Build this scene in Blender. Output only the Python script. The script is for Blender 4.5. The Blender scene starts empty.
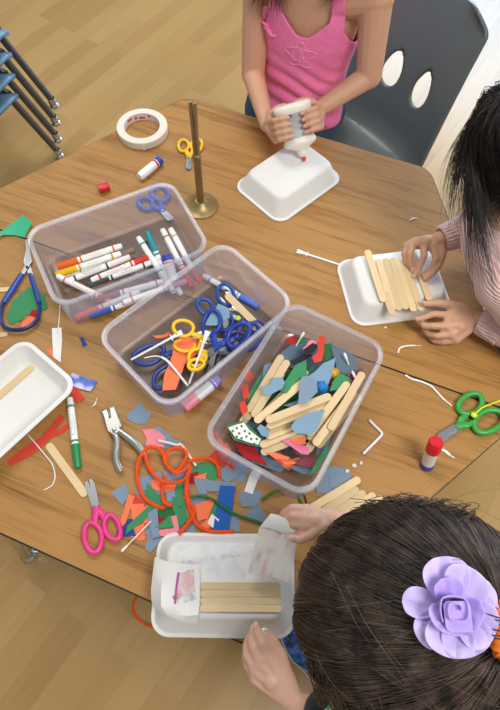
import bpy, bmesh, math, random
from math import sin, cos, pi, radians
from mathutils import Vector, Matrix, Quaternion, Euler, noise

SC = bpy.context.scene
COL = SC.collection
rnd = random.Random(7)
V = Vector
TZ = 0.53                      # table height; "h" below is height above the table top

# ------------------------------------------------------------------ camera
CR = (Matrix.Rotation(0.38529962, 3, 'Z') @ Matrix.Rotation(-0.01720720, 3, 'Y') @ Matrix.Rotation(0.48531480, 3, 'X'))
CP = V((0.28328, -0.55045, 0.96214 + TZ))
cam_data = bpy.data.cameras.new('camera')
cam = bpy.data.objects.new('camera', cam_data)
COL.objects.link(cam)
cam.matrix_world = Matrix.Translation(CP) @ CR.to_4x4()
cam_data.sensor_fit = 'VERTICAL'
cam_data.sensor_height = 36.0
cam_data.lens = 36.0 * 580.0 / 710.0
cam_data.clip_start = 0.02
SC.camera = cam

# ------------------------------------------------------------------ light
SC.view_settings.view_transform = 'Standard'
SC.view_settings.look = 'None'
SC.view_settings.gamma = 1.0
SC.view_settings.exposure = 0.0
SC.view_settings.use_curve_mapping = False
SC.cycles.use_denoising = True
SC.cycles.use_adaptive_sampling = False
SC.cycles.sample_clamp_indirect = 4.0
SC.cycles.max_bounces = 10
SC.cycles.transparent_max_bounces = 24
SC.cycles.caustics_reflective = False
SC.cycles.caustics_refractive = False
world = bpy.data.worlds.new('room_light')
SC.world = world
world.use_nodes = True
bg = world.node_tree.nodes['Background']
bg.inputs[0].default_value = (0.98, 0.99, 1.0, 1)
bg.inputs[1].default_value = 0.43


def area(name, loc, target, sx, sy, power, color):
    d = bpy.data.lights.new(name, 'AREA')
    d.shape = 'RECTANGLE'
    d.size, d.size_y = sx, sy
    d.energy = power
    d.color = color
    o = bpy.data.objects.new(name, d)
    COL.objects.link(o)
    o.location = loc
    o.rotation_euler = (V(target) - V(loc)).to_track_quat('-Z', 'Y').to_euler()
    return o


# daylight through the big window in the back wall, and two unseen overhead fill lights added for brightness
area('window_daylight', (1.3, 4.5, 2.05), (1.0, 0.0, 0.7), 4.4, 1.1, 160, (0.66, 0.82, 1.0))
area('window_daylight', (1.3, 4.5, 1.18), (1.0, 0.0, 0.9), 4.4, .6, 75, (0.28, 0.58, 1.0))
area('overhead_fill_light', (-0.9, 0.9, 2.75), (-0.9, 0.9, 0), 1.3, 0.7, 30, (1.0, 0.97, 0.92))
area('overhead_fill_light', (1.4, -0.6, 2.75), (1.4, -0.6, 0), 1.3, 0.7, 50, (1.0, 0.97, 0.92))

# ------------------------------------------------------------------ helpers


def lin(c):
    return c / 12.92 if c <= 0.04045 else ((c + 0.055) / 1.055) ** 2.4


def hexc(s):
    return tuple(lin(int(s[i:i + 2], 16) / 255) for i in (0, 2, 4)) + (1,)


MATS = {}


def mat(name, col='808080', rough=0.5, metal=0.0, spec=0.5, var=0.0, vscale=30, bump=0.0, bscale=200, sss=0.0, trans=0.0, sheen=0.0, coat=0.0):
    """Principled material with procedural colour variation and bump."""
    if name in MATS:
        return MATS[name]
    m = bpy.data.materials.new(name)
    m.use_nodes = True
    nt = m.node_tree
    b = nt.nodes['Principled BSDF']
    c = hexc(col) if isinstance(col, str) else col
    b.inputs['Base Color'].default_value = c
    b.inputs['Roughness'].default_value = rough
    b.inputs['Metallic'].default_value = metal
    b.inputs['Specular IOR Level'].default_value = spec
    if sss:
        b.inputs['Subsurface Weight'].default_value = sss
        b.inputs['Subsurface Radius'].default_value = (0.01, 0.004, 0.002)
        b.inputs['Subsurface Scale'].default_value = 0.5
    if sheen:
        b.inputs['Sheen Weight'].default_value = sheen
    if coat:
        b.inputs['Coat Weight'].default_value = coat
    tc = nt.nodes.new('ShaderNodeTexCoord')
    if var:
        n = nt.nodes.new('ShaderNodeTexNoise')
        n.inputs['Scale'].default_value = vscale
        n.inputs['Detail'].default_value = 4
        nt.links.new(tc.outputs['Object'], n.inputs['Vector'])
        mx = nt.nodes.new('ShaderNodeMix')
        mx.data_type = 'RGBA'
        mx.inputs[6].default_value = tuple(max(0, x * (1 - var)) for x in c[:3]) + (1,)
        mx.inputs[7].default_value = tuple(min(1, x * (1 + var)) for x in c[:3]) + (1,)
        nt.links.new(n.outputs[0], mx.inputs[0])
        nt.links.new(mx.outputs[2], b.inputs['Base Color'])
    if bump:
        n2 = nt.nodes.new('ShaderNodeTexNoise')
        n2.inputs['Scale'].default_value = bscale
        n2.inputs['Detail'].default_value = 3
        nt.links.new(tc.outputs['Object'], n2.inputs['Vector'])
        bp = nt.nodes.new('ShaderNodeBump')
        bp.inputs['Strength'].default_value = bump
        bp.inputs['Distance'].default_value = 0.002
        nt.links.new(n2.outputs[0], bp.inputs['Height'])
        nt.links.new(bp.outputs[0], b.inputs['Normal'])
    MATS[name] = m
    return m


def clear_plastic(name, milk, col='dfe0ee', gloss=0.22, refl=.035):
    """thin milky polypropylene: see-through, a little scattering, a sheen"""
    m = bpy.data.materials.new(name)
    m.use_nodes = True
    nt = m.node_tree
    nt.nodes.clear()
    out = nt.nodes.new('ShaderNodeOutputMaterial')
    tr = nt.nodes.new('ShaderNodeBsdfTransparent')
    tr.inputs[0].default_value = (0.985, 0.985, 1.0, 1)
    df = nt.nodes.new('ShaderNodeBsdfDiffuse')
    df.inputs[0].default_value = hexc(col)
    tl = nt.nodes.new('ShaderNodeBsdfTranslucent')
    tl.inputs[0].default_value = hexc(col)
    mk = nt.nodes.new('ShaderNodeMixShader')
    mk.inputs[0].default_value = 0.5
    nt.links.new(df.outputs[0], mk.inputs[1])
    nt.links.new(tl.outputs[0], mk.inputs[2])
    a = nt.nodes.new('ShaderNodeMixShader')
    a.inputs[0].default_value = milk
    nt.links.new(tr.outputs[0], a.inputs[1])
    nt.links.new(mk.outputs[0], a.inputs[2])
    gl = nt.nodes.new('ShaderNodeBsdfGlossy')
    gl.inputs['Roughness'].default_value = gloss
    lw = nt.nodes.new('ShaderNodeLayerWeight')
    pw = nt.nodes.new('ShaderNodeMath')
    pw.operation = 'POWER'
    pw.inputs[1].default_value = 4
    nt.links.new(lw.outputs['Facing'], pw.inputs[0])
    fr = nt.nodes.new('ShaderNodeMath')
    fr.operation = 'MULTIPLY_ADD'
    fr.inputs[1].default_value = .6
    fr.inputs[2].default_value = refl
    nt.links.new(pw.outputs[0], fr.inputs[0])
    g = nt.nodes.new('ShaderNodeMixShader')
    nt.links.new(fr.outputs[0], g.inputs[0])
    nt.links.new(a.outputs[0], g.inputs[1])
    nt.links.new(gl.outputs[0], g.inputs[2])
    nt.links.new(g.outputs[0], out.inputs[0])
    MATS[name] = m
    return m


def ramp(nt, stops):
    r = nt.nodes.new('ShaderNodeValToRGB')
    e = r.color_ramp.elements
    while len(e) < len(stops):
        e.new(0.5)
    for i, (p, c) in enumerate(stops):
        e[i].position = p
        e[i].color = hexc(c)
    return r


def wood_laminate(name):
    """oak-look laminate, grain along object x, with cathedral figures"""
    m = bpy.data.materials.new(name)
    m.use_nodes = True
    nt = m.node_tree
    L = nt.links.new
    b = nt.nodes['Principled BSDF']
    tc = nt.nodes.new('ShaderNodeTexCoord')
    mp = nt.nodes.new('ShaderNodeMapping')
    mp.inputs['Scale'].default_value = (1.4, 7.0, 1)
    L(tc.outputs['Object'], mp.inputs[0])
    big = nt.nodes.new('ShaderNodeTexNoise')
    big.inputs['Scale'].default_value = 1.3
    big.inputs['Detail'].default_value = 2
    big.inputs['Distortion'].default_value = 0.6
    L(mp.outputs[0], big.inputs['Vector'])
    mul = nt.nodes.new('ShaderNodeMath')
    mul.operation = 'MULTIPLY'
    mul.inputs[1].default_value = 34
    L(big.outputs[0], mul.inputs[0])
    sn = nt.nodes.new('ShaderNodeMath')
    sn.operation = 'SINE'
    L(mul.outputs[0], sn.inputs[0])
    fine_m = nt.nodes.new('ShaderNodeMapping')
    fine_m.inputs['Scale'].default_value = (16, 330, 1)
    L(tc.outputs['Object'], fine_m.inputs[0])
    fine = nt.nodes.new('ShaderNodeTexNoise')
    fine.inputs['Scale'].default_value = 1.0
    fine.inputs['Detail'].default_value = 4
    L(fine_m.outputs[0], fine.inputs['Vector'])
    wide_m = nt.nodes.new('ShaderNodeMapping')
    wide_m.inputs['Scale'].default_value = (3, 60, 1)
    L(tc.outputs['Object'], wide_m.inputs[0])
    wide = nt.nodes.new('ShaderNodeTexNoise')
    wide.inputs['Detail'].default_value = 3
    wide.inputs['Scale'].default_value = 1.0
    L(wide_m.outputs[0], wide.inputs['Vector'])
    s1 = nt.nodes.new('ShaderNodeMath')
    s1.operation = 'MULTIPLY_ADD'
    s1.inputs[1].default_value = 0.055
    L(sn.outputs[0], s1.inputs[0])
    L(wide.outputs[0], s1.inputs[2])
    s2 = nt.nodes.new('ShaderNodeMath')
    s2.operation = 'MULTIPLY_ADD'
    s2.inputs[1].default_value = 0.75
    L(fine.outputs[0], s2.inputs[0])
    L(s1.outputs[0], s2.inputs[2])
    r = ramp(nt, [(0.40, '5e3d15'), (0.55, '8d632f'), (0.78, 'a97d45')])
    s3 = nt.nodes.new('ShaderNodeMath')
    s3.operation = 'MULTIPLY'
    s3.inputs[1].default_value = 0.85
    L(s2.outputs[0], s3.inputs[0])
    L(s3.outputs[0], r.inputs[0])
    L(r.outputs[0], b.inputs['Base Color'])
    b.inputs['Roughness'].default_value = 0.46
    b.inputs['Specular IOR Level'].default_value = 0.36
    MATS[name] = m
    return m


def plank_floor(name):
    m = bpy.data.materials.new(name)
    m.use_nodes = True
    nt = m.node_tree
    L = nt.links.new
    b = nt.nodes['Principled BSDF']
    tc = nt.nodes.new('ShaderNodeTexCoord')
    mp = nt.nodes.new('ShaderNodeMapping')
    mp.inputs['Rotation'].default_value = (0, 0, radians(-78))
    L(tc.outputs['Object'], mp.inputs[0])
    br = nt.nodes.new('ShaderNodeTexBrick')
    br.inputs['Scale'].default_value = 1.0
    br.inputs['Brick Width'].default_value = 0.62
    br.inputs['Row Height'].default_value = 0.066
    br.inputs['Mortar Size'].default_value = 0.0006
    br.offset = 0.37
    br.inputs['Color1'].default_value = (0, 0, 0, 1)
    br.inputs['Color2'].default_value = (1, 1, 1, 1)
    br.inputs['Mortar'].default_value = (0.3, 0.3, 0.3, 1)
    L(mp.outputs[0], br.inputs['Vector'])
    gm = nt.nodes.new('ShaderNodeMapping')
    gm.inputs['Scale'].default_value = (6, 90, 1)
    L(mp.outputs[0], gm.inputs[0])
    n = nt.nodes.new('ShaderNodeTexNoise')
    n.inputs['Detail'].default_value = 4
    n.inputs['Scale'].default_value = 1.0
    L(gm.outputs[0], n.inputs['Vector'])
    ad = nt.nodes.new('ShaderNodeMath')
    ad.operation = 'MULTIPLY_ADD'
    ad.inputs[1].default_value = 0.5
    L(n.outputs[0], ad.inputs[0])
    mu = nt.nodes.new('ShaderNodeMath')
    mu.operation = 'MULTIPLY'
    mu.inputs[1].default_value = 0.5
    L(br.outputs[0], mu.inputs[0])
    L(mu.outputs[0], ad.inputs[2])
    r = ramp(nt, [(0.05, '9f7a44'), (0.45, 'b08a52'), (0.9, 'bd9860')])
    L(ad.outputs[0], r.inputs[0])
    L(r.outputs[0], b.inputs['Base Color'])
    b.inputs['Roughness'].default_value = 0.28
    b.inputs['Specular IOR Level'].default_value = 0.62
    MATS[name] = m
    return m


class MB:
    """collects shapes; build() links them as ONE mesh object"""

    def __init__(s):
        s.bm = bmesh.new()

    def loft(s, rings, cap0=True, cap1=True, closed=True):
        vs = [[s.bm.verts.new(p) for p in r] for r in rings]
        n = len(vs[0])
        for a, b in zip(vs, vs[1:]):
            for i in range(n if closed else n - 1):
                j = (i + 1) % n
                try:
                    s.bm.faces.new((a[i], a[j], b[j], b[i]))
                except ValueError:
                    pass
        if cap0 and closed:
            s.bm.faces.new(list(reversed(vs[0])))
        if cap1 and closed:
            s.bm.faces.new(vs[-1])
        return s

    def box(s, c, size, rot=None, bev=0.0):
        x, y, z = (k / 2 for k in size)
        M = Matrix.Translation(c) @ (rot.to_4x4() if rot else Matrix.Identity(4))
        if bev:
            b = min(bev, x * .9, y * .9, z * .9)
            r = []
            for zz, k in ((-z, b), (-z + b, 0), (z - b, 0), (z, b)):
                X, Y = x - k, y - k
                r.append([M @ V(p) for p in ((-X + b - k * .5, -Y, zz), (X - b + k * .5, -Y, zz), (X, -Y + b - k * .5, zz), (X, Y - b + k * .5, zz),
                                             (X - b + k * .5, Y, zz), (-X + b - k * .5, Y, zz), (-X, Y - b + k * .5, zz), (-X, -Y + b - k * .5, zz))])
            return s.loft(r)
        return s.loft([[M @ V(p) for p in ((-x, -y, zz), (x, -y, zz), (x, y, zz), (-x, y, zz))] for zz in (-z, z)])

    def prism(s, poly, z0, z1, M=None):
        M = M or Matrix.Identity(4)
        a = sum(poly[i][0] * poly[(i + 1) % len(poly)][1] - poly[(i + 1) % len(poly)][0] * poly[i][1] for i in range(len(poly)))
        if a < 0:
            poly = list(reversed(poly))
        return s.loft([[M @ V((p[0], p[1], z)) for p in poly] for z in (z0, z1)])

    def lathe(s, prof, M=None, n=20):
        """prof: (radius, z) from bottom to top; a profile that ends where it began is a ring"""
        M = M or Matrix.Identity(4)
        return s.loft([[M @ V((max(r, 1e-5) * cos(2 * pi * i / n), max(r, 1e-5) * sin(2 * pi * i / n), z)) for i in range(n)] for r, z in prof], *((False, False) if prof[0] == prof[-1] or (prof[0][0] > 1e-4 and prof[-1][0] > 1e-4) else (True, True)))

    def tube(s, pts, r, n=8, flat=1.0, up=None, closed=False):
        pts = [V(p) for p in pts]
        N = len(pts)
        rs = r if isinstance(r, (list, tuple)) else [r] * N
        rings = []
        prev = None
        for i, p in enumerate(pts):
            if closed:
                t = (pts[(i + 1) % N] - pts[i - 1])
            else:
                t = pts[min(i + 1, N - 1)] - pts[max(i - 1, 0)]
            t = t.normalized() if t.length > 1e-9 else V((0, 0, 1))
            if prev is None:
                u = V(up) if up else (V((0, 0, 1)) if abs(t.z) < .9 else V((1, 0, 0)))
                a = (u - t * u.dot(t)).normalized()
            else:
                a = prev - t * prev.dot(t)
                a = a.normalized() if a.length > 1e-6 else prev
            prev = a
            b = t.cross(a)
            rings.append([p + (a * (cos(2 * pi * k / n) * flat) + b * sin(2 * pi * k / n)) * rs[i] for k in range(n)])
        if closed:
            rings.append(rings[0])
            vs = [[s.bm.verts.new(q) for q in g] for g in rings[:-1]]
            for i in range(N):
                A, B = vs[i], vs[(i + 1) % N]
                for k in range(n):
                    s.bm.faces.new((A[k], A[(k + 1) % n], B[(k + 1) % n], B[k]))
            return s
        return s.loft(rings)

    def ell(s, c, r, rot=None, nu=14, nv=9):
        M = Matrix.Translation(c) @ (rot.to_4x4() if rot else Matrix.Identity(4))
        rings = []
        for j in range(nv + 1):
            a = -pi / 2 + pi * j / nv
            k = max(cos(a), 1e-3)
            rings.append([M @ V((r[0] * k * cos(2 * pi * i / nu), r[1] * k * sin(2 * pi * i / nu), r[2] * sin(a))) for i in range(nu)])
        return s.loft(rings)

    def cap(s, p0, r0, p1, r1, n=14):
        """tapered capsule"""
        p0, p1 = V(p0), V(p1)
        d = p1 - p0
        L = d.length
        if L < 1e-6:
            return s.ell(p0, (r0, r0, r0))
        q = d.to_track_quat('Z', 'Y').to_matrix().to_4x4()
        prof = [(r0 * cos(a), r0 * sin(a)) for a in [-pi / 2 + pi / 2 * k / 5 for k in range(6)]]
        prof += [(r1 * cos(a), L + r1 * sin(a)) for a in [pi / 2 * k / 5 for k in range(6)]]
        return s.lathe(prof, Matrix.Translation(p0) @ q, n)

    def mesh(s, name, recalc=True):
        if recalc:
            bmesh.ops.recalc_face_normals(s.bm, faces=s.bm.faces)
        me = bpy.data.meshes.new(name)
        s.bm.to_mesh(me)
        s.bm.free()
        return me

    def build(s, name, m, parent=None, loc=None, smooth=35, M=None):
        """loc: world point that becomes the object's origin (verts were given in world space)"""
        if M is not None:
            s.bm.transform(M)
        if loc is not None:
            s.bm.transform(Matrix.Translation(-V(loc)))
        me = s.mesh(name)
        return link(name, me, m, parent, loc if parent is None else None, smooth)


def link(name, me, m, parent=None, loc=None, smooth=35):
    if m is not None:
        me.materials.clear()
        me.materials.append(m)
    if smooth:
        for p in me.polygons:
            p.use_smooth = True
        if smooth < 180:
            me.set_sharp_from_angle(angle=radians(smooth))
    o = bpy.data.objects.new(name, me)
    COL.objects.link(o)
    if parent is not None:
        o.parent = parent
    if loc is not None:
        o.location = loc
    return o


def tag(o, label, cat, group=None):
    o['label'] = label
    o['category'] = cat
    if group:
        o['group'] = group
    return o


def thing(name, label, cat, loc=(0, 0, 0), rot=None, group=None):
    o = bpy.data.objects.new(name, None)
    o.empty_display_size = 0.02
    COL.objects.link(o)
    o.location = loc
    if rot is not None:
        o.rotation_euler = rot if not isinstance(rot, (int, float)) else (0, 0, rot)
    return tag(o, label, cat, group)


def dup(root, label, loc, rot, group=None):
    r = root.copy()
    COL.objects.link(r)
    r.location = loc
    r.rotation_euler = rot
    r['label'] = label
    if group:
        r['group'] = group
    for ch in list(root.children):
        c = ch.copy()
        COL.objects.link(c)
        c.parent = r
        for g in list(ch.children):
            d = g.copy()
            COL.objects.link(d)
            d.parent = c
    return r


def structure(o):
    o['kind'] = 'structure'
    return o


def rrect(L, W, r, n=5):
    """rounded rectangle outline, L along x"""
    out = []
    for cx, cy, a0 in ((L / 2 - r, W / 2 - r, 0), (-L / 2 + r, W / 2 - r, 90), (-L / 2 + r, -W / 2 + r, 180), (L / 2 - r, -W / 2 + r, 270)):
        for k in range(n + 1):
            a = radians(a0 + 90 * k / n)
            out.append((cx + r * cos(a), cy + r * sin(a)))
    return out


def rpoly(pts, r, n=6):
    """polygon with rounded corners"""
    out = []
    N = len(pts)
    for i in range(N):
        p, a, b = V(pts[i]), V(pts[i - 1]), V(pts[(i + 1) % N])
        rr = r[i] if isinstance(r, (list, tuple)) else r
        u, w = (a - p).normalized(), (b - p).normalized()
        half = u.angle(w) / 2
        d = rr / math.tan(half)
        c = p + (u + w).normalized() * (rr / sin(half))
        s0, s1 = p + u * d - c, p + w * d - c
        a0 = math.atan2(s0.y, s0.x)
        da = (math.atan2(s1.y, s1.x) - a0 + pi) % (2 * pi) - pi
        for k in range(n + 1):
            t = a0 + da * k / n
            out.append((c.x + rr * cos(t), c.y + rr * sin(t)))
    return out


def bez(pts, n=8):
    """smooth Catmull-Rom path through the points"""
    P = [V(p) for p in pts]
    P = [P[0] * 2 - P[1]] + P + [P[-1] * 2 - P[-2]]
    out = []
    for i in range(1, len(P) - 2):
        a, b, c, d = P[i - 1:i + 3]
        for k in range(n):
            t = k / n
            out.append(0.5 * ((2 * b) + (c - a) * t + (2 * a - 5 * b + 4 * c - d) * t * t + (3 * b - a - 3 * c + d) * t ** 3))
    out.append(P[-2])
    return out


def lay(a, b, roll=0.0):
    """matrix whose +x runs from point a to point b, origin halfway, z as upright as possible"""
    a, b = V(a), V(b)
    x = (b - a).normalized()
    z = V((0, 0, 1)) - x * x.z
    z = z.normalized() if z.length > 1e-4 else V((0, 1, 0))
    y = z.cross(x)
    M = Matrix((x, y, z)).transposed()
    if roll:
        M = M @ Matrix.Rotation(roll, 3, 'X')
    return Matrix.Translation((a + b) / 2) @ M.to_4x4()


def text_mesh(s, size, M, depth=0.0, wrap=None, align='CENTER'):
    """lettering as mesh; wrap = radius of a cylinder along x to wrap onto"""
    c = bpy.data.curves.new('lettering', 'FONT')
    c.body = s
    c.size = size
    c.align_x = align
    c.align_y = 'CENTER'
    c.resolution_u = 2
    t = bpy.data.objects.new('lettering', c)
    COL.objects.link(t)
    dg = bpy.context.evaluated_depsgraph_get()
    me = bpy.data.meshes.new_from_object(t.evaluated_get(dg))
    bpy.data.objects.remove(t)
    bm = bmesh.new()
    bm.from_mesh(me)
    if wrap:
        for v in bm.verts:
            a = v.co.y / wrap
            v.co = V((v.co.x, wrap * sin(a), wrap * cos(a)))
    bm.transform(M)
    return bm

# ------------------------------------------------------------------ materials
M_wood = wood_laminate('oak_laminate')
M_floor = plank_floor('plank_floor')
M_edge = mat('black_edge_band', '17140f', .5)
M_chrome = mat('chrome', 'c9ccd0', .18, 1.0)
M_steel = mat('steel', 'a9abad', .32, 1.0, var=.08, vscale=60)
M_leg = mat('grey_leg_tube', '5e6063', .35, .7)
M_wall = mat('wall_paint', 'd8dcdc', .8, var=.03)
M_frame = mat('window_frame_white', 'e4e6e8', .5)
M_bin = clear_plastic('clear_bin_wall', .15, 'e2e6fb', .2, .045)
M_rim = clear_plastic('clear_bin_rim', .20, 'eef1ff', .34, .07)
M_foam = mat('white_foam', 'e2e1dd', .62, spec=.35, var=.015, vscale=90, bump=.12, bscale=900, sss=.06)
M_stick = mat('birch_stick', 'dcc296', .65, var=.07, vscale=70)
nt = M_stick.node_tree
oi = nt.nodes.new('ShaderNodeObjectInfo')
hv = nt.nodes.new('ShaderNodeHueSaturation')
mr = nt.nodes.new('ShaderNodeMapRange')
mr.inputs['To Min'].default_value = .84
mr.inputs['To Max'].default_value = 1.08
nt.links.new(oi.outputs['Random'], mr.inputs['Value'])
nt.links.new(mr.outputs[0], hv.inputs['Value'])
b = nt.nodes['Principled BSDF']
nt.links.new(b.inputs['Base Color'].links[0].from_socket, hv.inputs['Color'])
nt.links.new(hv.outputs[0], b.inputs['Base Color'])
M_paper = {
    'grey': mat('blue_grey_paper', '7d90a4', .9, var=.05, bump=.1, bscale=700),
    'sky': mat('sky_blue_paper', '7b9ab1', .9, var=.05),
    'green': mat('green_paper', '3d8a5b', .9, var=.06, bump=.1, bscale=700),
    'mint': mat('mint_green_paper', '3fae84', .9, var=.04),
    'dark': mat('dark_green_paper', '23683a', .9, var=.06),
    'coral': mat('coral_paper', 'f47a52', .9, var=.05),
    'red': mat('red_paper', 'd0402f', .9, var=.05),
    'crimson': mat('crimson_paper', 'a3181d', .9, var=.05),
    'pink': mat('pink_paper', 'ea8a95', .9, var=.05),
    'blue': mat('blue_paper', '1f5cab', .9, var=.05),
    'navy': mat('navy_paper', '23468f', .9, var=.05),
    'slate': mat('slate_paper', '5c6f7f', .9, var=.05),
    'maroon': mat('maroon_paper', '7d3a48', .9, var=.05),
    'white': mat('white_paper', 'e9e7e4', .85, var=.03),
    'black': mat('black_paper', '1c1f20', .85, var=.1),
    'hotpink': mat('hot_pink_paper', 'e0749c', .9, var=.05),
}


def plas(name, col, rough=.35):
    return mat(name, col, rough, spec=.5)


M_white = plas('white_plastic', 'ebebe8', .35)
M_yellow = plas('yellow_plastic', 'e8bd1c')
M_blue = plas('blue_plastic', '1c3f9a')
M_navy = plas('navy_plastic', '1d3270')
M_pinkp = plas('magenta_plastic', 'e02f7c')
M_greenp = plas('green_plastic', '2f9d3a')
M_red = plas('red_plastic', 'd3202c')

# ------------------------------------------------------------------ the room
f = MB()
f.box((0.6, 1.2, -0.05), (9.0, 7.2, 0.1))
structure(f.build('floor', M_floor, smooth=0))
w = MB()
w.box((-2.45, 4.68, 1.4), (2.9, .16, 2.8))
w.box((4.35, 4.68, 1.4), (1.5, .16, 2.8))
w.box((1.3, 4.68, .425), (4.6, .16, .85))
w.box((1.3, 4.68, 2.73), (4.6, .16, .14))
structure(w.build('wall_back', M_wall, smooth=0))
w = MB()
w.box((-3.98, 1.2, 1.4), (.16, 7.2, 2.8))
structure(w.build('wall_left', M_wall, smooth=0))
w = MB()
for x in (-1.0 + .03, .53, 2.07, 3.57):
    w.box((x, 4.66, 1.755), (.06, .1, 1.81))
w.box((1.3, 4.66, .88), (4.6, .1, .06))
w.box((1.3, 4.66, 2.63), (4.6, .1, .06))
structure(w.build('window_1', M_frame, smooth=0))
w = MB()
w.box((-.78, 4.585, .05), (6.2, .02, .1))
structure(w.build('baseboard_back', M_frame, smooth=0))

# ------------------------------------------------------------------ the two tables
A, Hh = 0.61, 0.528


def table(label, sgn, feet):
    t = thing('activity_table', label, 'table', (0, sgn * .25, 0))
    poly = [(-A, 0), (A, 0), (A / 2, sgn * Hh), (-A / 2, sgn * Hh)]
    rad = [.028, .028, .05, .05]
    if sgn < 0:
        poly, rad = [poly[1], poly[0], poly[3], poly[2]], [.028, .028, .05, .05]
    o = (0, sgn * .25, 0)
    outer = rpoly(poly, rad)
    k = .9955
    inner = [(x * k, (y - sgn * .25) * .992 + sgn * .25) for x, y in outer]
    m = MB()
    m.prism(inner, TZ - .026, TZ)
    m.build('table_top', M_wood, t, o)
    m = MB()
    m.prism(outer, TZ - .027, TZ - .0012)
    m.build('edge_band', M_edge, t, o)
    m = MB()
    ap = [(x * .88, (y - sgn * .25) * .82 + sgn * .25) for x, y in poly]
    for i in range(4):
        a, b = V((*ap[i], TZ - .045)), V((*ap[(i + 1) % 4], TZ - .045))
        m.box((a + b) / 2, ((b - a).length, .012, .036), Matrix.Rotation(math.atan2((b - a).y, (b - a).x), 3, 'Z'))
    m.build('apron_rail', M_leg, t, o)
    for (x0, y0), (x1, y1) in feet:
        m = MB()
        m.tube([(x0, y0, TZ - .03), (x0, y0, .3), (x1, y1, .02)], .014, 12)
        lg = m.build('leg', M_chrome, t, o)
        m = MB()
        m.lathe([(.0, .0), (.017, 0), (.021, .006), (.017, .014), (.012, .02), (.012, .03)], Matrix.Translation((x1, y1, 0)), 16)
        m.build('glide', M_chrome, lg, o)


table('oak laminate trapezoid table with the brass stand on it, joined along the black seam', 1,
      [((-.5, .05), (-.52, .04)), ((.5, .05), (.52, .04)), ((.25, .44), (.27, .46)), ((-.25, .44), (-.27, .46))])
table('oak laminate trapezoid table carrying the pink scissors, hole punch and pile of paper scraps', -1,
      [((-.5, -.05), (-.52, -.04)), ((.5, -.05), (.52, -.04)), ((.25, -.44), (.27, -.47)), ((-.255, -.49), (-.278, -.531))])

# ------------------------------------------------------------------ chairs


def stacked_chair(label, dz, dxy):
    """blue shell chair; only its front corner and one leg reach into the picture"""
    o = V((-.903 + dxy[0], .662 + dxy[1], dz))
    t = thing('stacking_chair', label, 'chair', o, None, 'stack of blue chairs')
    yaw = Matrix.Rotation(radians(171.4), 4, 'Z') @ Matrix.Scale(-1, 4, (1, 0, 0))
    # local frame: front right foot at origin; seat spans x -.34..0 and y 0..-.. behind
    m = MB()
    rows = []
    nx, ny = 13, 17
    for j in range(ny):
        v = j / (ny - 1)
        row = []
        for i in range(nx):
            u = i / (nx - 1) * 2 - 1
            if v < .5:
                s = v / .5
                y = .045 + s * .30
                z = .300 + .02 * u * u - .012 * sin(pi * s) - (.022 * max(0, (.16 - s) / .16) ** 2)
                wd = .175 - .02 * max(0, (.2 - s) / .2) ** 2
            else:
                s = (v - .5) / .5
                y = .345 + .03 * sin(pi * min(s * 1.5, 1) / 2) + .06 * s
                z = .30 + .29 * s ** 1.1
                wd = .175 - .02 * s - .03 * max(0, (s - .8) / .2) ** 2
                y -= .03 * u * u
            row.append(V((-.150 + u * wd * .9, y + .016, z - .005)))
        rows.append(row)
    m.loft(rows, closed=False)
    me = m.mesh('seat_shell')
    me.transform(yaw)
    s = link('seat_shell', me, mat('blue_chair_shell', '66889f', .4, var=.03), t, None, 60)
    md = s.modifiers.new('thick', 'SOLIDIFY')
    md.thickness = .012
    for fx, fy, tx, ty in ((0, 0, -.045, .075), (-.30, 0, -.255, .075), (0, .40, -.045, .30), (-.30, .40, -.255, .30)):
        m = MB()
        m.tube([(fx, fy, .022), (tx, ty, .285), (tx - (tx + .15) * .25, ty, .292)], [.0105, .0105, .0105], 10)
        lg = m.build('leg', M_leg, t, M=yaw)
        m = MB()
        m.lathe([(.0, .0), (.012, 0), (.0155, .005), (.014, .012), (.0105, .015)], Matrix.Translation((fx, fy, 0)), 14)
        m.lathe([(.0115, .018), (.0125, .02), (.0125, .034), (.0115, .036)], Matrix.Translation((fx - .001, fy + .002, 0)), 14)
        m.build('glide', M_chrome, lg, M=yaw)
    m = MB()
    m.box((-.15, .19, .2865), (.22, .26, .008))
    m.build('seat_bracket', M_leg, t, M=yaw)


for k, lab in enumerate(('bottom blue chair of the stack on the plank floor, lowest chrome foot',
                         'blue stacked chair resting directly on the lowest chair of the stack',
                         'blue stacked chair directly beneath the topmost one of the stack',
                         'topmost blue chair of the stack, its foot hanging highest')):
    stacked_chair(lab, .06 * k, (.004 * k, .014 * k))


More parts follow.
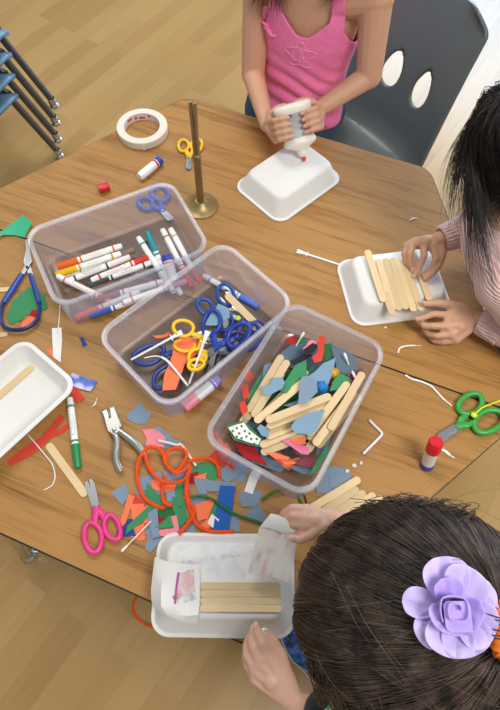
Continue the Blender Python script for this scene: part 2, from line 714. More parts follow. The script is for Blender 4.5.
def grey_chair():
    t = thing('shell_chair', 'dark grey plastic shell chair with two oval holes behind the pink top', 'chair', (.088, .757, 0))
    o = (.088, .757, 0)
    # centre line of the shell from the front lip of the seat to the top of the back, in (y', z) of the chair
    path = [(-.22, .285), (-.18, .30), (-.08, .295), (.02, .288), (.09, .292), (.125, .325), (.145, .39), (.165, .46), (.19, .54), (.215, .61), (.235, .66), (.245, .675)]
    path = [(p.x, p.y) for p in bez([(a, b, 0) for a, b in path], 9)]
    N = len(path)
    yaw = Matrix.Rotation(radians(-30), 3, 'Z')
    nx = 81
    W = []
    for j, (y, z) in enumerate(path):
        s = j / (N - 1)
        if z < .31 and y < .1:
            w = .18 - .03 * max(0, (-.12 - y) / .1) ** 2
            dish = .028
        else:
            q = (z - .3) / .375
            w = .178 - .022 * q - .05 * max(0, (q - .93) / .07) ** 2
            dish = .05 * (1 - .3 * q)
        row = []
        for i in range(nx):
            u = i / (nx - 1) * 2 - 1
            k = abs(u) ** 2.4
            if z < .31 and y < .1:
                p = V((u * w, y, z + dish * k))
            else:
                p = V((u * w, y - dish * k, z))
            row.append(p)
        W.append(row)
    m = MB()
    vs = [[m.bm.verts.new(p) for p in r] for r in W]

    def egg(p):
        """1 on the rim of the nearer of the two egg-shaped holes"""
        cx = .0535 if p.x > 0 else -.0535
        t_ = max(-1, min(1, (p.z - .465) / .046))
        return cx, math.hypot((p.x - cx) / (.028 * (1 - .2 * t_)), (p.z - .465) / .046)

    def hole(j, i):
        if path[j][0] < .1:
            return False
        return egg((W[j][i] + W[j + 1][i + 1]) / 2)[1] < 1
    for j in range(N - 1):
        for i in range(nx - 1):
            if not hole(j, i):
                m.bm.faces.new((vs[j][i], vs[j][i + 1], vs[j + 1][i + 1], vs[j + 1][i]))
    # round the hole rims
    for v in m.bm.verts:
        if v.link_faces and v.is_boundary and .39 < v.co.z < .54:
            cx, q = egg(v.co)
            if q < 1.4:
                v.co.x = cx + (v.co.x - cx) / q
                v.co.z = .465 + (v.co.z - .465) / q
    bmesh.ops.delete(m.bm, geom=[v for v in m.bm.verts if not v.link_faces], context='VERTS')
    me = m.mesh('seat_shell')
    me.transform(yaw.to_4x4())
    s = link('seat_shell', me, mat('charcoal_shell', '596163', .33, var=.03), t, None, 60)
    md = s.modifiers.new('thick', 'SOLIDIFY')
    md.thickness = .009
    for sx in (-1, 1):
        for y0, y1 in ((-.13, -.19), (.07, .17)):
            m = MB()
            m.tube([(sx * .10, y0 * .5, .275), (sx * .15, y0, .27), (sx * .19, y1, .012)], .0105, 10)
            lg = m.build('leg', M_chrome, t, M=yaw.to_4x4())
            m = MB()
            m.lathe([(0, 0), (.014, 0), (.015, .006), (.012, .022)], Matrix.Translation((sx * .19, y1, 0)), 12)
            m.build('glide', M_leg, lg, M=yaw.to_4x4())


grey_chair()

# ------------------------------------------------------------------ clear bins


def rsec(L, W, r, z, n=6):
    return [V((x, y, z)) for x, y in rrect(L, W, r, n)]


def clear_bin(label, cx, cy, yaw, L=.307, W=.198, H=.090):
    t = thing('storage_bin', label, 'bin', (cx, cy, TZ), radians(yaw), 'clear plastic storage bins')
    bl, bw = L - .023, W - .023        # base
    tl, tw = L - .014, W - .014        # wall top, under the lip
    th = .0013
    m = MB()
    m.loft([rsec(bl - .012, bw - .012, .020, 0), rsec(bl, bw, .024, .004), rsec(tl, tw, .030, H - .004),
            rsec(tl - 2 * th, tw - 2 * th, .029, H - .004), rsec(bl - 2 * th, bw - 2 * th, .023, .006), rsec(bl - .014, bw - .014, .019, .0025)])
    m.build('bin_body', M_bin, t, smooth=50)
    m = MB()
    m.loft([rsec(tl - .002, tw - .002, .029, H - .007), rsec(tl + .004, tw + .004, .032, H - .007), rsec(L - .001, W - .001, .034, H - .006), rsec(L, W, .0345, H - .002), rsec(L - .003, W - .003, .033, H),
            rsec(L - .009, W - .009, .031, H), rsec(tl - .004, tw - .004, .028, H - .002), rsec(tl - .004, tw - .004, .028, H - .007), rsec(tl - .002, tw - .002, .029, H - .007)], False, False)
    for sx, sy, rot in ((-.28, 1, 0), (.28, 1, 0), (-.28, -1, 0), (.28, -1, 0)):
        m.box((sx * L, sy * (tw / 2 + .002), H - .0085), (.004, .008, .012))
    m.build('rim', M_rim, t, smooth=50)
    return t


clear_bin('clear plastic bin of felt-tip markers beside the brass stand', -.2015, .0147, 49)
clear_bin('clear plastic bin full of blue and yellow handled scissors', .0115, -.086, 66)
clear_bin('clear plastic bin heaped with wooden craft sticks and paper scraps', .2233, -.149, 82.5)

# ------------------------------------------------------------------ foam trays


def tray_mesh(m, L, W, H, slope, up=False):
    """thin foam meat tray, opening down unless up"""
    th = .0028
    tl, tw = L - 2 * slope - .012, W - 2 * slope - .012
    outer = [rsec(L - .003, W - .003, .027, .0), rsec(L, W, .0285, .0012), rsec(L - .001, W - .001, .028, .0034), rsec(L - .011, W - .011, .024, .0042),
             rsec(L - .015, W - .015, .023, .007), rsec(tl + .010, tw + .010, .020, H - .006), rsec(tl + .003, tw + .003, .018, H - .0012), rsec(tl - .004, tw - .004, .015, H),
             rsec(tl * .5, tw * .5, .008, H + .0004)]
    inner = [rsec(tl * .5, tw * .5, .008, H - th), rsec(tl - .006, tw - .006, .014, H - th), rsec(tl + .006, tw + .006, .018, H - .007), rsec(L - .021, W - .021, .021, .004), rsec(L - .016, W - .016, .022, .0)]
    if up:
        fl = lambda rr: [[V((p.x, -p.y, H - p.z)) for p in r] for r in rr]
        outer, inner = fl(outer), fl(inner)
    m.loft(outer + inner + [outer[0]], False, False)
    return m


def foam_tray(label, cx, cy, yaw, L=.182, W=.138, H=.040, slope=.014, up=False, dz=0):
    t = thing('foam_tray', label, 'tray', (cx, cy, TZ + dz), radians(yaw), 'white foam trays')
    m = tray_mesh(MB(), L, W, H, slope, up)
    # close the flat panels
    tl, tw = L - 2 * slope - .012, W - 2 * slope - .012
    hs = [H + .0004, H - .0028]
    for k, z in enumerate(hs):
        zz = H - z if up else z
        ring = rsec(tl * .5, tw * .5, .008, zz)
        if up:
            ring = [V((p.x, -p.y, p.z)) for p in ring]
        m.bm.faces.new([m.bm.verts.new(p) for p in ring])
    bmesh.ops.remove_doubles(m.bm, verts=m.bm.verts, dist=1e-6)
    m.build('tray_body', M_foam, t, smooth=40)
    return t

foam_tray('white foam tray turned over under the glue bottle, a vertical crease near one end', .024, .361, 64.7, .203, .152, .045, .019)
foam_tray('white foam tray turned over beneath the row of craft sticks being glued side by side', .316, .178, 31, .206, .160, .042, .019)
foam_tray('white foam tray turned over with purple and pink paint stains, over the table edge', .222, -.461, 21.3, .218, .152, .050, .020)
foam_tray('open white foam tray lying right way up with a craft stick inside', -.242, -.335, 72, .206, .150, .036, .016, up=True)

# ------------------------------------------------------------------ craft sticks
STL = .118
_bm = MB()
_bm.prism(rrect(STL, .0132, .0065, 7), -.0011, .0011)
ME_STICK = _bm.mesh('craft_stick')
ME_STICK.materials.append(M_stick)
_bm = MB()
_bm.prism(rrect(STL, .0098, .0048, 7), -.0011, .0011)
ME_STICK_N = _bm.mesh('craft_stick')
ME_STICK_N.materials.append(M_stick)


def stick(label, a, b, group=None, roll=0.0, narrow=False, name='craft_stick'):
    """a is the end that shows, b gives the direction"""
    d = (b - a).normalized()
    o = bpy.data.objects.new(name, ME_STICK_N if narrow else ME_STICK)
    COL.objects.link(o)
    M = lay(a, a + d * STL, radians(roll))
    o.location = M.translation
    o.rotation_euler = M.to_euler()
    return tag(o, label, 'craft stick', group)


# on the foam tray at the bottom: four side by side (z just above the tray)
G4 = 'craft sticks glued on the painted tray'
stick('plain craft stick on the painted tray, the one against the purple stain', V((0.1935, -0.4822, 0.5822)), V((0.3007, -0.4385, 0.5822)), G4, narrow=True)
stick('plain craft stick on the painted tray, second from the purple stain', V((0.1977, -0.4915, 0.5822)), V((0.3042, -0.4477, 0.5822)), G4, narrow=True)
stick('craft stick on the painted tray, third from the purple stain, glue on its edge', V((0.2019, -0.5007, 0.5822)), V((0.3078, -0.4573, 0.5822)), G4, narrow=True)
stick('plain craft stick on the painted tray at the brink of the sloping side', V((0.2057, -0.5092, 0.5822)), V((0.3114, -0.4669, 0.5822)), G4, narrow=True)

# row on the tray at the right, glued over the edge
GR = 'craft sticks glued on the tray by the pink sleeve'
stick('craft stick at the end of the row, its tip jutting into the air', V((0.2425, 0.2015, 0.587)), V((0.3041, 0.1069, 0.5785)), GR)
stick('short looking craft stick second in the row, beside the one that juts upward', V((0.2653, 0.181, 0.5755)), V((0.3105, 0.1141, 0.5755)), GR)
stick('craft stick third in the row by the pink sleeve, its end hanging low', V((0.3283, 0.0936, 0.574)), V((0.2717, 0.1922, 0.578)), GR)
stick('craft stick fourth in the row on the tray by the pink sleeve', V((0.3393, 0.0994, 0.574)), V((0.2844, 0.1975, 0.578)), GR)
stick('craft stick fifth in the row, in the middle of the tray by the pink sleeve', V((0.3501, 0.1063, 0.574)), V((0.2971, 0.2029, 0.578)), GR)
stick('craft stick sixth in the row, below the finger tips', V((0.3651, 0.1078, 0.574)), V((0.308, 0.2074, 0.578)), GR)
stick('craft stick lying under the pinching finger and thumb, edge of the row', V((0.3786, 0.1133, 0.576)), V((0.3177, 0.2085, 0.5785)), GR)
stick('craft stick farthest along the row, under the finger tips', V((0.3871, 0.1414, 0.5755)), V((0.3322, 0.2317, 0.577)), GR)

# loose on the table
stick('craft stick among the scissors at the end wall of their bin', V((0.0299, -0.0031, 0.592)), V((0.094, -0.0211, 0.56)), None, 20)
stick('single loose craft stick between the red ribbon and the pink scissors', V((-0.0431, -0.4228, 0.5313)), V((-0.1651, -0.3602, 0.5313)))
stick('craft stick lying inside the open upright foam tray', V((-0.2506, -0.2503, 0.5342)), V((-0.2736, -0.3227, 0.5342)))
stick('craft stick poking in from the edge beside the blue loop scissors grip', V((-0.3806, -0.1183, 0.5313)), V((-0.4698, -0.1659, 0.5313)), narrow=True)
stick('craft stick poking in from the edge just above the open foam tray', V((-0.332, -0.2091, 0.5313)), V((-0.4062, -0.2564, 0.5313)), narrow=True)
GH = 'craft sticks fanned out by the head'
stick('craft stick on top of the fan beside the brown hair, longest one showing', V((0.368, -0.2232, 0.5355)), V((0.301, -0.3105, 0.5335)), GH)
stick('second craft stick of the fan beside the brown hair, under the longest', V((0.3699, -0.2393, 0.5335)), V((0.3109, -0.3238, 0.5335)), GH)
stick('third craft stick of the fan beside the brown hair', V((0.3829, -0.2407, 0.5315)), V((0.3281, -0.3232, 0.5315)), GH)
stick('fourth craft stick of the fan, nearly under the brown hair', V((0.3991, -0.2382, 0.5335)), V((0.3407, -0.325, 0.532)), GH)
stick('last craft stick of the fan, mostly covered by flyaway hair', V((0.4132, -0.2372, 0.5312)), V((0.3657, -0.3231, 0.5312)), GH)

# heaped in the clear bin: ends in view, then the direction they run
GB = 'craft sticks heaped in the bin'
stick('craft stick leaning along the bin wall beside the green paper strip', V((0.1545, -0.2002, 0.578)), V((0.1727, -0.0782, 0.596)), GB, -11)
stick('craft stick next inward from the one along the bin wall, rounded end low', V((0.1663, -0.2069, 0.582)), V((0.1873, -0.0776, 0.598)), GB, 3)
stick('craft stick crossing beneath the sky-blue scrap, end beside the red flag nearest the corner', V((0.1548, -0.214, 0.574)), V((0.1792, -0.0977, 0.582)), GB, -6)
stick('craft stick whose end lies under the other ends by the bin wall', V((0.1504, -0.2211, 0.568)), V((0.1731, -0.1451, 0.58)), GB, 8)
stick('craft stick pointing from the left ends up to the dark green strip', V((0.1732, -0.2154, 0.586)), V((0.2214, -0.126, 0.598)), GB, -1)
stick('craft stick with its rounded end beside the three left ends, below the sky-blue scrap', V((0.1776, -0.2033, 0.58)), V((0.2211, -0.0972, 0.59)), GB, -10)
stick('widest showing craft stick, running up to the green scrap and lying on the others', V((0.1905, -0.2105, 0.596)), V((0.2982, -0.1071, 0.604)), GB, 4)
stick('craft stick directly under the widest one, slightly turned', V((0.1953, -0.2174, 0.59)), V((0.2848, -0.1327, 0.596)), GB, -5)
stick('craft stick with dark shaded edge below the widest pair', V((0.1902, -0.2266, 0.584)), V((0.281, -0.1444, 0.588)), GB, 9)
stick('craft stick pushing out under the grey cut shape in the middle', V((0.1992, -0.2308, 0.58)), V((0.2725, -0.1608, 0.586)), GB, 0)
stick('craft stick low in the heap beside the dotted white paper', V((0.1953, -0.2477, 0.576)), V((0.2622, -0.1808, 0.582)), GB, -9)
stick('craft stick lowest in the heap above the pink torn paper', V((0.2009, -0.2569, 0.572)), V((0.2518, -0.2101, 0.578)), GB, 5)
stick('craft stick in the right bundle resting on the grey curved scrap', V((0.2669, -0.2107, 0.586)), V((0.2961, -0.0755, 0.6)), GB, -4)
stick('craft stick in the right bundle lying topmost, long and pale', V((0.2774, -0.2179, 0.592)), V((0.3171, -0.0781, 0.606)), GB, 10)
stick('craft stick in the right bundle against the far bin wall', V((0.283, -0.2156, 0.582)), V((0.3271, -0.0821, 0.598)), GB, 1)
stick('craft stick in the right bundle, its end crossing the widest stick', V((0.2633, -0.2086, 0.596)), V((0.2938, -0.0989, 0.604)), GB, -8)
stick('craft stick upright at the right bundle next to the magenta pompom', V((0.2932, -0.1867, 0.6)), V((0.3117, -0.0743, 0.61)), GB, 6)
stick('craft stick deep in the right bundle with its end by the maroon paper', V((0.2706, -0.2271, 0.574)), V((0.2878, -0.1208, 0.586)), GB, -3)
stick('craft stick deep between the green scrap and the right bundle', V((0.2822, -0.187, 0.58)), V((0.304, -0.0846, 0.592)), GB, 11)

# ------------------------------------------------------------------ felt-tip markers (built along +x, tip end at -x)
ML = .132


def marker(label, a, b, cap='e0531f', body='f2f1ee', band=None, word=None, capped=True, group='felt-tip markers in the clear bin', oval=True, roll=0.0, cap_len=.042, tail=None, name='felt_tip_marker', top=False):
    """a = end of the coloured cap, b = towards the plain end"""
    d = (b - a).normalized()
    if top:
        a = b - d * ML      # b is the end in view
    M = lay(a, a + d * ML, roll)
    t = thing(name, label, 'marker', M.translation, M.to_euler(), group)
    X = Matrix.Rotation(pi / 2, 4, 'Y')
    mb = mat('marker_body_' + body, body, .4)
    mc = mat('marker_cap_' + cap, cap, .38)
    h = ML / 2
    m = MB()
    m.lathe([(0, -h + cap_len - .012), (.0055, -h + cap_len - .012), (.0062, -h + cap_len), (.0062, h - .012), (.0058, h - .011), (.0056, h - .004), (.0048, h - .0006), (.002, h), (0, h)], X, 18)
    bd = m.build('barrel', mb, t)
    m = MB()
    m.lathe([(0, -h), (.0056, -h), (.0063, -h + .001), (.0068, -h + cap_len - .003), (.0072, -h + cap_len - .002), (.0072, -h + cap_len), (0, -h + cap_len)], X, 18)
    m.build('cap', mc, t)
    mp = mat('marker_print_' + (band or cap), band or cap, .5)
    m = MB()
    r = .00632
    for x0, x1 in ((-h + cap_len + .004, -h + cap_len + .008), (h - .020, h - .016)):
        m.loft([[V((x, r * sin(2 * pi * k / 16), r * cos(2 * pi * k / 16))) for k in range(16)] for x in (x0, x1)], False, False)
    if oval:
        cx, ax, ay = .012, .020, .0046
        n = 28
        for k in range(n):
            q = []
            for s, kk in ((1, k), (1, k + 1), (.86, k + 1), (.86, k)):
                aa = 2 * pi * kk / n
                y = ay * s * sin(aa)
                q.append(m.bm.verts.new(V((cx + ax * (s if s == 1 else .95) * cos(aa), r * sin(y / r), r * cos(y / r)))))
            m.bm.faces.new(q)
        if word:
            tb = text_mesh(word, .0062, Matrix.Translation((cx, 0, 0)), wrap=r)
            me = bpy.data.meshes.new('w')
            tb.to_mesh(me)
            tb.free()
            m.bm.from_mesh(me)
            bpy.data.meshes.remove(me)
    m.build('label_print', mp, bd)
    if tail:
        m = MB()
        m.lathe([(.0057, h - .011), (.0060, h - .009), (.0058, h - .003), (.005, h + .0002), (0, h + .0006)], X, 16)
        m.build('end_plug', mat('marker_cap_' + tail, tail, .4), bd)
    return t


marker('green capped white marker by itself beside the red ribbon', V((-0.077, -0.3873, 0.537)), V((-0.1582, -0.2762, 0.537)), '1f8a4c', band='2d9160', word='Crayola', group=None)
marker('marker with an orange cap on top of the row in the bin', V((-0.3057, -0.0566, 0.566)), V((-0.2004, 0.0482, 0.57)), 'ee6a1c', word='Crayola')
marker('yellow capped marker just below the orange capped one', V((-0.3014, -0.0708, 0.56)), V((-0.2017, 0.0276, 0.565)), 'f0b90e', band='caa21a', word='Crayola')
marker('white marker with a pale pink stripe, printed oval in black, third in the row', V((-0.1894, 0.0235, 0.56)), V((-0.287, -0.0832, 0.554)), 'e9dcd8', band='33353a', word='WASHABLE')
marker('marker with a bright red cap facing the teal marker', V((-0.1451, 0.0426, 0.566)), V((-0.2338, -0.0577, 0.56)), 'cf2a2a', word='Crayola')
marker('marker with a dark charcoal cap and black printed rings', V((-0.236, -0.0643, 0.554)), V((-0.1394, 0.0339, 0.56)), '4a5254', band='3a3d44', word='Crayola')
marker('white marker slanting down to a salmon cap seen through the bin wall', V((-0.1664, -0.0767, 0.542)), V((-0.3007, -0.0736, 0.564)), 'ee7f6c', band='e06d5c')
marker('teal capped marker standing up out of the bin row', V((-0.1709, 0.0711, 0.592)), V((-0.1077, 0.0158, 0.55)), '168a92', word='Crayola')
marker('short looking white marker with a light blue ring behind the red cap', V((-0.1264, 0.0209, 0.56)), V((-0.1876, 0.0611, 0.58)), 'd9dcdc', band='3f9fb0', oval=False, top=True)
marker('white marker with orange rings leaning beside the scarlet tip', V((-0.0869, 0.0455, 0.55)), V((-0.1519, 0.0964, 0.582)), 'd9452f', band='e0713c', oval=False, top=True)
marker('white marker with faint grey rings against the bin end wall', V((-0.0901, 0.071, 0.55)), V((-0.1392, 0.1064, 0.58)), 'e8572f', band='c9b9b4', oval=False, top=True)
marker('brown capped marker almost hidden behind the teal one', V((-0.1709, 0.0688, 0.57)), V((-0.118, 0.0324, 0.55)), '5b3f37', oval=False)
marker('pale brown marker crossing beneath the yellow and orange ones', V((-0.1942, 0.0472, 0.552)), V((-0.268, -0.0411, 0.55)), '8d6f64', band='b98b7c', oval=False)
marker('blue capped marker at the bottom of the bin, seen through its long wall', V((-0.2048, -0.1184, 0.54)), V((-0.1174, -0.0286, 0.542)), '3b63b8', band='3b5fb0', word='Crayola')
marker('dusty rose capped marker low in the bin beside the blue capped one', V((-0.2027, -0.0826, 0.55)), V((-0.1271, -0.0156, 0.55)), '97706f', band='7b8fb5')
marker('coral capped marker at the near corner of the bin floor', V((-0.2288, -0.1333, 0.54)), V((-0.1773, -0.0791, 0.546)), 'e8666a', body='dcdfe6', oval=False, cap_len=.05)
marker('pink capped marker in the bin corner next to the scissors bin', V((-0.0693, 0.025, 0.542)), V((-0.1047, -0.0175, 0.548)), 'e291b5', oval=False)
marker('white marker with a blue cap lying behind the scissors bin', V((0.0838, 0.0265, 0.537)), V((-0.0478, 0.0536, 0.537)), '4f6fd0', band='8ea2dd', group=None)

# ------------------------------------------------------------------ glue sticks


def glue_stick(label, base, top, cap, knob, body='eceae6', with_cap=True, r=.0105, L=.072, bandcol=None, group=None):
    d = (top - base).normalized()
    M = Matrix.Translation(base) @ d.to_track_quat('Z', 'Y').to_matrix().to_4x4()
    t = thing('glue_stick', label, 'glue stick', base, M.to_euler(), group)
    m = MB()
    m.lathe([(0, .011), (r * .93, .011), (r * .93, L * .66), (r * .84, L * .67), (r * .84, L * .72), (0, L * .72)], n=20)
    b = m.build('barrel', mat('glue_barrel_' + body, body, .45), t)
    m = MB()
    m.lathe([(0, 0), (r * .92, 0), (r, .0012), (r, .0112), (r * .9, .0125), (0, .0125)], n=20)
    m.build('twist_knob', mat('glue_knob_' + knob, knob, .4), t)
    if with_cap:
        m = MB()
        m.lathe([(0, L * .64), (r * 1.04, L * .64), (r * 1.02, L * .97), (r * .9, L), (0, L)], n=20)
        m.build('cap', mat('glue_cap_' + cap, cap, .35), t)
    if bandcol:
        m = MB()
        m.lathe([(r * .935, .014), (r * .945, .014), (r * .945, .019), (r * .935, .019)], n=20)
        m.build('label_print', mat('glue_print_' + bandcol, bandcol, .5), b)
    return t


glue_stick('glue stick standing upright with a red cap and violet base', V((0.4679, -0.1569, 0.53)), V((0.4607, -0.1427, 0.588)), 'd61f2b', '4a3f94', 'dcd6d0', r=.0118, L=.074)
glue_stick('uncapped white glue stick with a blue knob lying near the tape roll', V((-0.2621, 0.3026, 0.5405)), V((-0.2841, 0.2308, 0.5405)), 'f0f0ec', '2b45b5', 'f2f2f0', with_cap=False, bandcol='c03a3a', L=.094)
glue_stick('glue stick with a blue and red knob propped among the markers', V((-0.1193, 0.0459, 0.575)), V((-0.0841, 0.0062, 0.545)), 'e8e8ea', '2b45a5', with_cap=False, bandcol='cc3333')
glue_stick('glue stick with a violet band and pink end in the scissors bin', V((0.0769, -0.1474, 0.543)), V((0.0418, -0.2211, 0.543)), 'ef8ea0', '8c83c8', 'efeef2', r=.011, L=.083, bandcol='7d74c4')

t = thing('red_cap', 'small red glue stick cap by itself near the marker bin', 'cap', V((-0.3383, 0.1805, 0.53)))
m = MB()
mm = lay(V((-.0125, 0, .0095)), V((.0125, .003, .0095))) @ Matrix.Rotation(pi / 2, 4, 'Y')
m.lathe([(.0075, -.0115), (.0092, -.0118), (.0095, .009), (.0085, .0115), (0, .0118), (0, .010), (.0075, .0095), (.0072, -.0105), (.0075, -.0115)], mm, 20)
m.build('cap_shell', M_red, t)
m = MB()
m.lathe([(.0095, .0075), (.0099, .0078), (.0099, .0095), (.0094, .0098)], mm, 20)
m.build('cap_rib', M_red, t)
t.rotation_euler = (0, 0, radians(38))

# ------------------------------------------------------------------ scissors


def scissors(label, pivot, toward, col, ang=14, size=1.0, z=None, blade='steel', group=None, roll=0.0, big=(.0165, .021), small=(.0135, .0165), yaw_flip=1, tilt_to=None, blade_len=.058, loops=(1, 1), hr=.0037):
    """pivot, toward: world points (toward = where the blade tips point)"""
    d = (toward - pivot)
    d = d.normalized()
    z0 = V((0, 0, 1)) - d * d.z
    z0.normalize()
    x = d.cross(z0)
    M = Matrix.Translation(pivot) @ Matrix((x, d, z0)).transposed().to_4x4() @ Matrix.Rotation(radians(roll), 4, 'Y') @ Matrix.Scale(size, 4)
    t = thing('scissors', label, 'scissors', pivot, M.to_euler(), group)
    t.scale = (size,) * 3
    mp = col if not isinstance(col, str) else plas('scissor_handle_' + col, col)
    ms = M_steel if blade == 'steel' else blade
    for s in (-1, 1):
        R = Matrix.Rotation(radians(-s * ang / 2), 4, 'Z')
        zz = .0009 * s
        bl = blade_len
        m = MB()
        m.prism([(-.0055 * s, -.010), (.0058 * s, -.006), (.0062 * s, .004), (.0058 * s, bl * .8), (.0035 * s, bl * .97), (.0012 * s, bl), (-.0016 * s, bl * .98), (-.0022 * s, .02), (-.0050 * s, .006)], zz - .0007, zz + .0007, R)
        m.build('blade', ms, t, smooth=0)
        # handle: shank then loop
        rx, ry = big if s > 0 else small
        rx *= loops[0] if s > 0 else loops[1]
        c = V((-s * (rx * .78 + .0035), -.022 - ry, 0))
        m = MB()
        loop = [c + V((rx * cos(a), ry * sin(a) * (1 + .12 * cos(a) * -s), 0)) for a in [2 * pi * k / 28 for k in range(28)]]
        m.tube([p for p in loop], hr, 10, closed=True, flat=1.0, up=(0, 0, 1))
        m.tube(bez([(s * .0005, .0015, zz), (-s * .0012, -.008, zz * .7), (-s * .0052, -.017, 0), (c.x + s * rx * .62, c.y + ry * .80, 0)], 5), [.0062] * 6 + [.0058] * 5 + [.0048] * 4 + [hr], 10, flat=.6, up=(0, 0, 1))
        m.build('handle', mp, t, smooth=180, M=R)
    m = MB()
    m.lathe([(0, -.0024), (.0034, -.0024), (.0034, .0032), (.0028, .0042), (0, .0044)], n=14)
    m.build('pivot_screw', M_chrome, t)
    return t


scissors('child scissors with yellow handles behind the brass stand', V((-0.2087, 0.3384, 0.535)), V((-0.1815, 0.2717, 0.534)), 'e9bb22', 5, .95, blade_len=.036, big=(.0135, .0205), small=(.0125, .019), hr=.0038)
scissors('child scissors with magenta pink handles lying beside the paper pile', V((-0.0179, -0.4329, 0.535)), V((-0.0561, -0.3941, 0.533)), 'e23a86', 7, 1.0, blade_len=.049, big=(.0135, .024), small=(.0115, .021), hr=.0042)
scissors('green handled scissors with a yellow tag at the table corner', V((0.4995, -0.0697, 0.536)), V((0.4704, -0.1108, 0.534)), '37a045', 7, 1.15, blade_len=.038, big=(.0155, .026), small=(.014, .022), hr=.0046)
scissors('blue handled scissors lying behind the marker bin, seen through its wall', V((-0.194, 0.1749, 0.535)), V((-0.168, 0.1599, 0.534)), '3f62c4', 10, 1.05, blade_len=.03, hr=.0045)
GS = 'scissors heaped in the clear bin'
scissors('yellow handled scissors in the bin on top of the orange scrap', V((0.0235, -0.0915, 0.566)), V((0.0524, -0.0573, 0.56)), 'f2c31d', 52, .92, group=GS, roll=12, big=(.017, .02), small=(.016, .019))
scissors('yellow handled scissors in the bin, loop beside the white spreader', V((0.0371, -0.1138, 0.56)), V((0.0737, -0.0792, 0.55)), 'f2c31d', 40, .9, group=GS, roll=-14)
scissors('royal blue handled scissors in the bin with the widest upright loops, silver blades down', V((0.049, -0.1045, 0.564)), V((0.0416, -0.1615, 0.542)), '1d3f9e', 30, 1.08, group=GS, roll=8, big=(.016, .023), small=(.0155, .022))
scissors('royal blue handled scissors in the bin beside the light blue torn paper', V((0.0387, -0.0347, 0.56)), V((0.0738, -0.0605, 0.542)), '17489c', 26, 1.0, group=GS, roll=-8)
scissors('navy blue handled scissors with thick arms under the spreaders, near the bin corner', V((-0.0108, -0.1257, 0.546)), V((0.019, -0.0752, 0.544)), '22398c', 20, 1.1, group=GS, roll=6, big=(.016, .026), small=(.015, .025))
scissors('dark blue handled scissors at the near wall of the bin', V((0.0718, -0.0936, 0.55)), V((0.0588, -0.1381, 0.54)), '1c3584', 18, 1.0, group=GS, roll=15)
scissors('medium blue handled scissors wedged below the light blue torn paper, next to the purple pair', V((0.0606, -0.0813, 0.552)), V((0.0518, -0.1399, 0.542)), '24489f', 22, 1.05, group=GS, roll=-6)
scissors('purple handled scissors with a lime pivot and wide grey blades', V((0.063, -0.0246, 0.56)), V((0.0114, 0.0144, 0.564)), '4b3672', 16, 1.1, group=GS, blade_len=.06)
m = MB()
m.ell(V((0.0646, -0.0286, 0.567)), (.0055, .0055, .0025))
o = m.build('lime_button', plas('lime_plastic', 'b9d63c'), None, V((0.0646, -0.0286, 0.567)))
pp = [q for q in bpy.data.objects if q.get('label', '').startswith('purple handled')][0]
bpy.context.view_layer.update()
o.parent = pp
o.matrix_parent_inverse = pp.matrix_world.inverted()
gs = [q for q in bpy.data.objects if q.get('label', '').startswith('green handled')][0]
m = MB()
m.tube(bez([V((0.5206, -0.0399, 0.544)), V((0.5308, -0.0217, 0.545)), V((0.545, -0.0061, 0.542)), V((0.5636, 0.0128, 0.536))],5), .0016, 8)
m.ell(V((0.5204, -0.0404, 0.545)), (.006, .0055, .004))
o = m.build('yellow_tag', plas('bright_yellow', 'e6e02a'), None, V((0.5204, -0.0404, 0.545)))
o.parent = gs
o.matrix_parent_inverse = gs.matrix_world.inverted()

# loop scissors: two grips joined by a springy band
t = thing('loop_scissors', 'blue loop scissors with grip bars and a springy band around green paper', 'scissors', V((-0.3801, -0.065, 0.534)))
o = V((-0.3801, -0.065, 0.534))
for a, b, c, d in ((V((-0.4196, -0.0053, 0.535)), V((-0.383, -0.0517, 0.536)), V((-0.3786, -0.0845, 0.536)), V((-0.3886, -0.0396, 0.535))), (V((-0.4154, -0.0007, 0.535)), V((-0.39, -0.053, 0.534)), V((-0.3635, -0.0766, 0.534)), V((-0.401, -0.0467, 0.534)))):
    m = MB()
    ax = (b - a).normalized()
    n = V((-ax.y, ax.x, 0))
    m.loft([[p + V((0, 0, z)) for p in (a - n * .001, a + n * .003, b + n * .0062, b - n * .0048)] for z in (-.0008, .0008)])
    m.loft([[p + V((0, 0, z)) for p in (b - n * .0050, b + n * .0062, c + n * .0045, c - n * .004)] for z in (-.0008, .0008)])
    m.build('blade', M_steel, t, o, smooth=0)
m = MB()
m.tube([V((-0.3799, -0.0824, 0.536)), V((-0.377, -0.1228, 0.536)), V((-0.3754, -0.155, 0.536))], [.0055, .0068, .0058], 10, flat=.7)
m.build('grip', M_blue, t, o)
m = MB()
m.tube([V((-0.3653, -0.0763, 0.536)), V((-0.3382, -0.1014, 0.536)), V((-0.3123, -0.1286, 0.536))], [.0042, .0052, .0048], 10, flat=.8)
m.build('grip', M_blue, t, o)
m = MB()
m.tube(bez([V((-0.3767, -0.153, 0.536)), V((-0.3673, -0.1752, 0.538)), V((-0.3529, -0.1941, 0.539)), V((-0.3371, -0.2025, 0.54)), V((-0.3209, -0.2004, 0.54)), V((-0.3048, -0.1914, 0.54)), V((-0.2963, -0.1776, 0.539)), V((-0.2944, -0.1618, 0.538)), V((-0.3023, -0.1425, 0.537)), V((-0.3135, -0.1266, 0.536))], 6), .0034, 8, flat=1.5)
m.build('spring_band', M_navy, t, o)
m = MB()
m.lathe([(0, 0), (.003, 0), (.003, .004), (0, .0045)], Matrix.Translation(V((-0.3792, -0.0646, 0.534))), 12)
m.build('pivot_screw', mat('dark_rivet', '33353a', .4, .8), t, o)

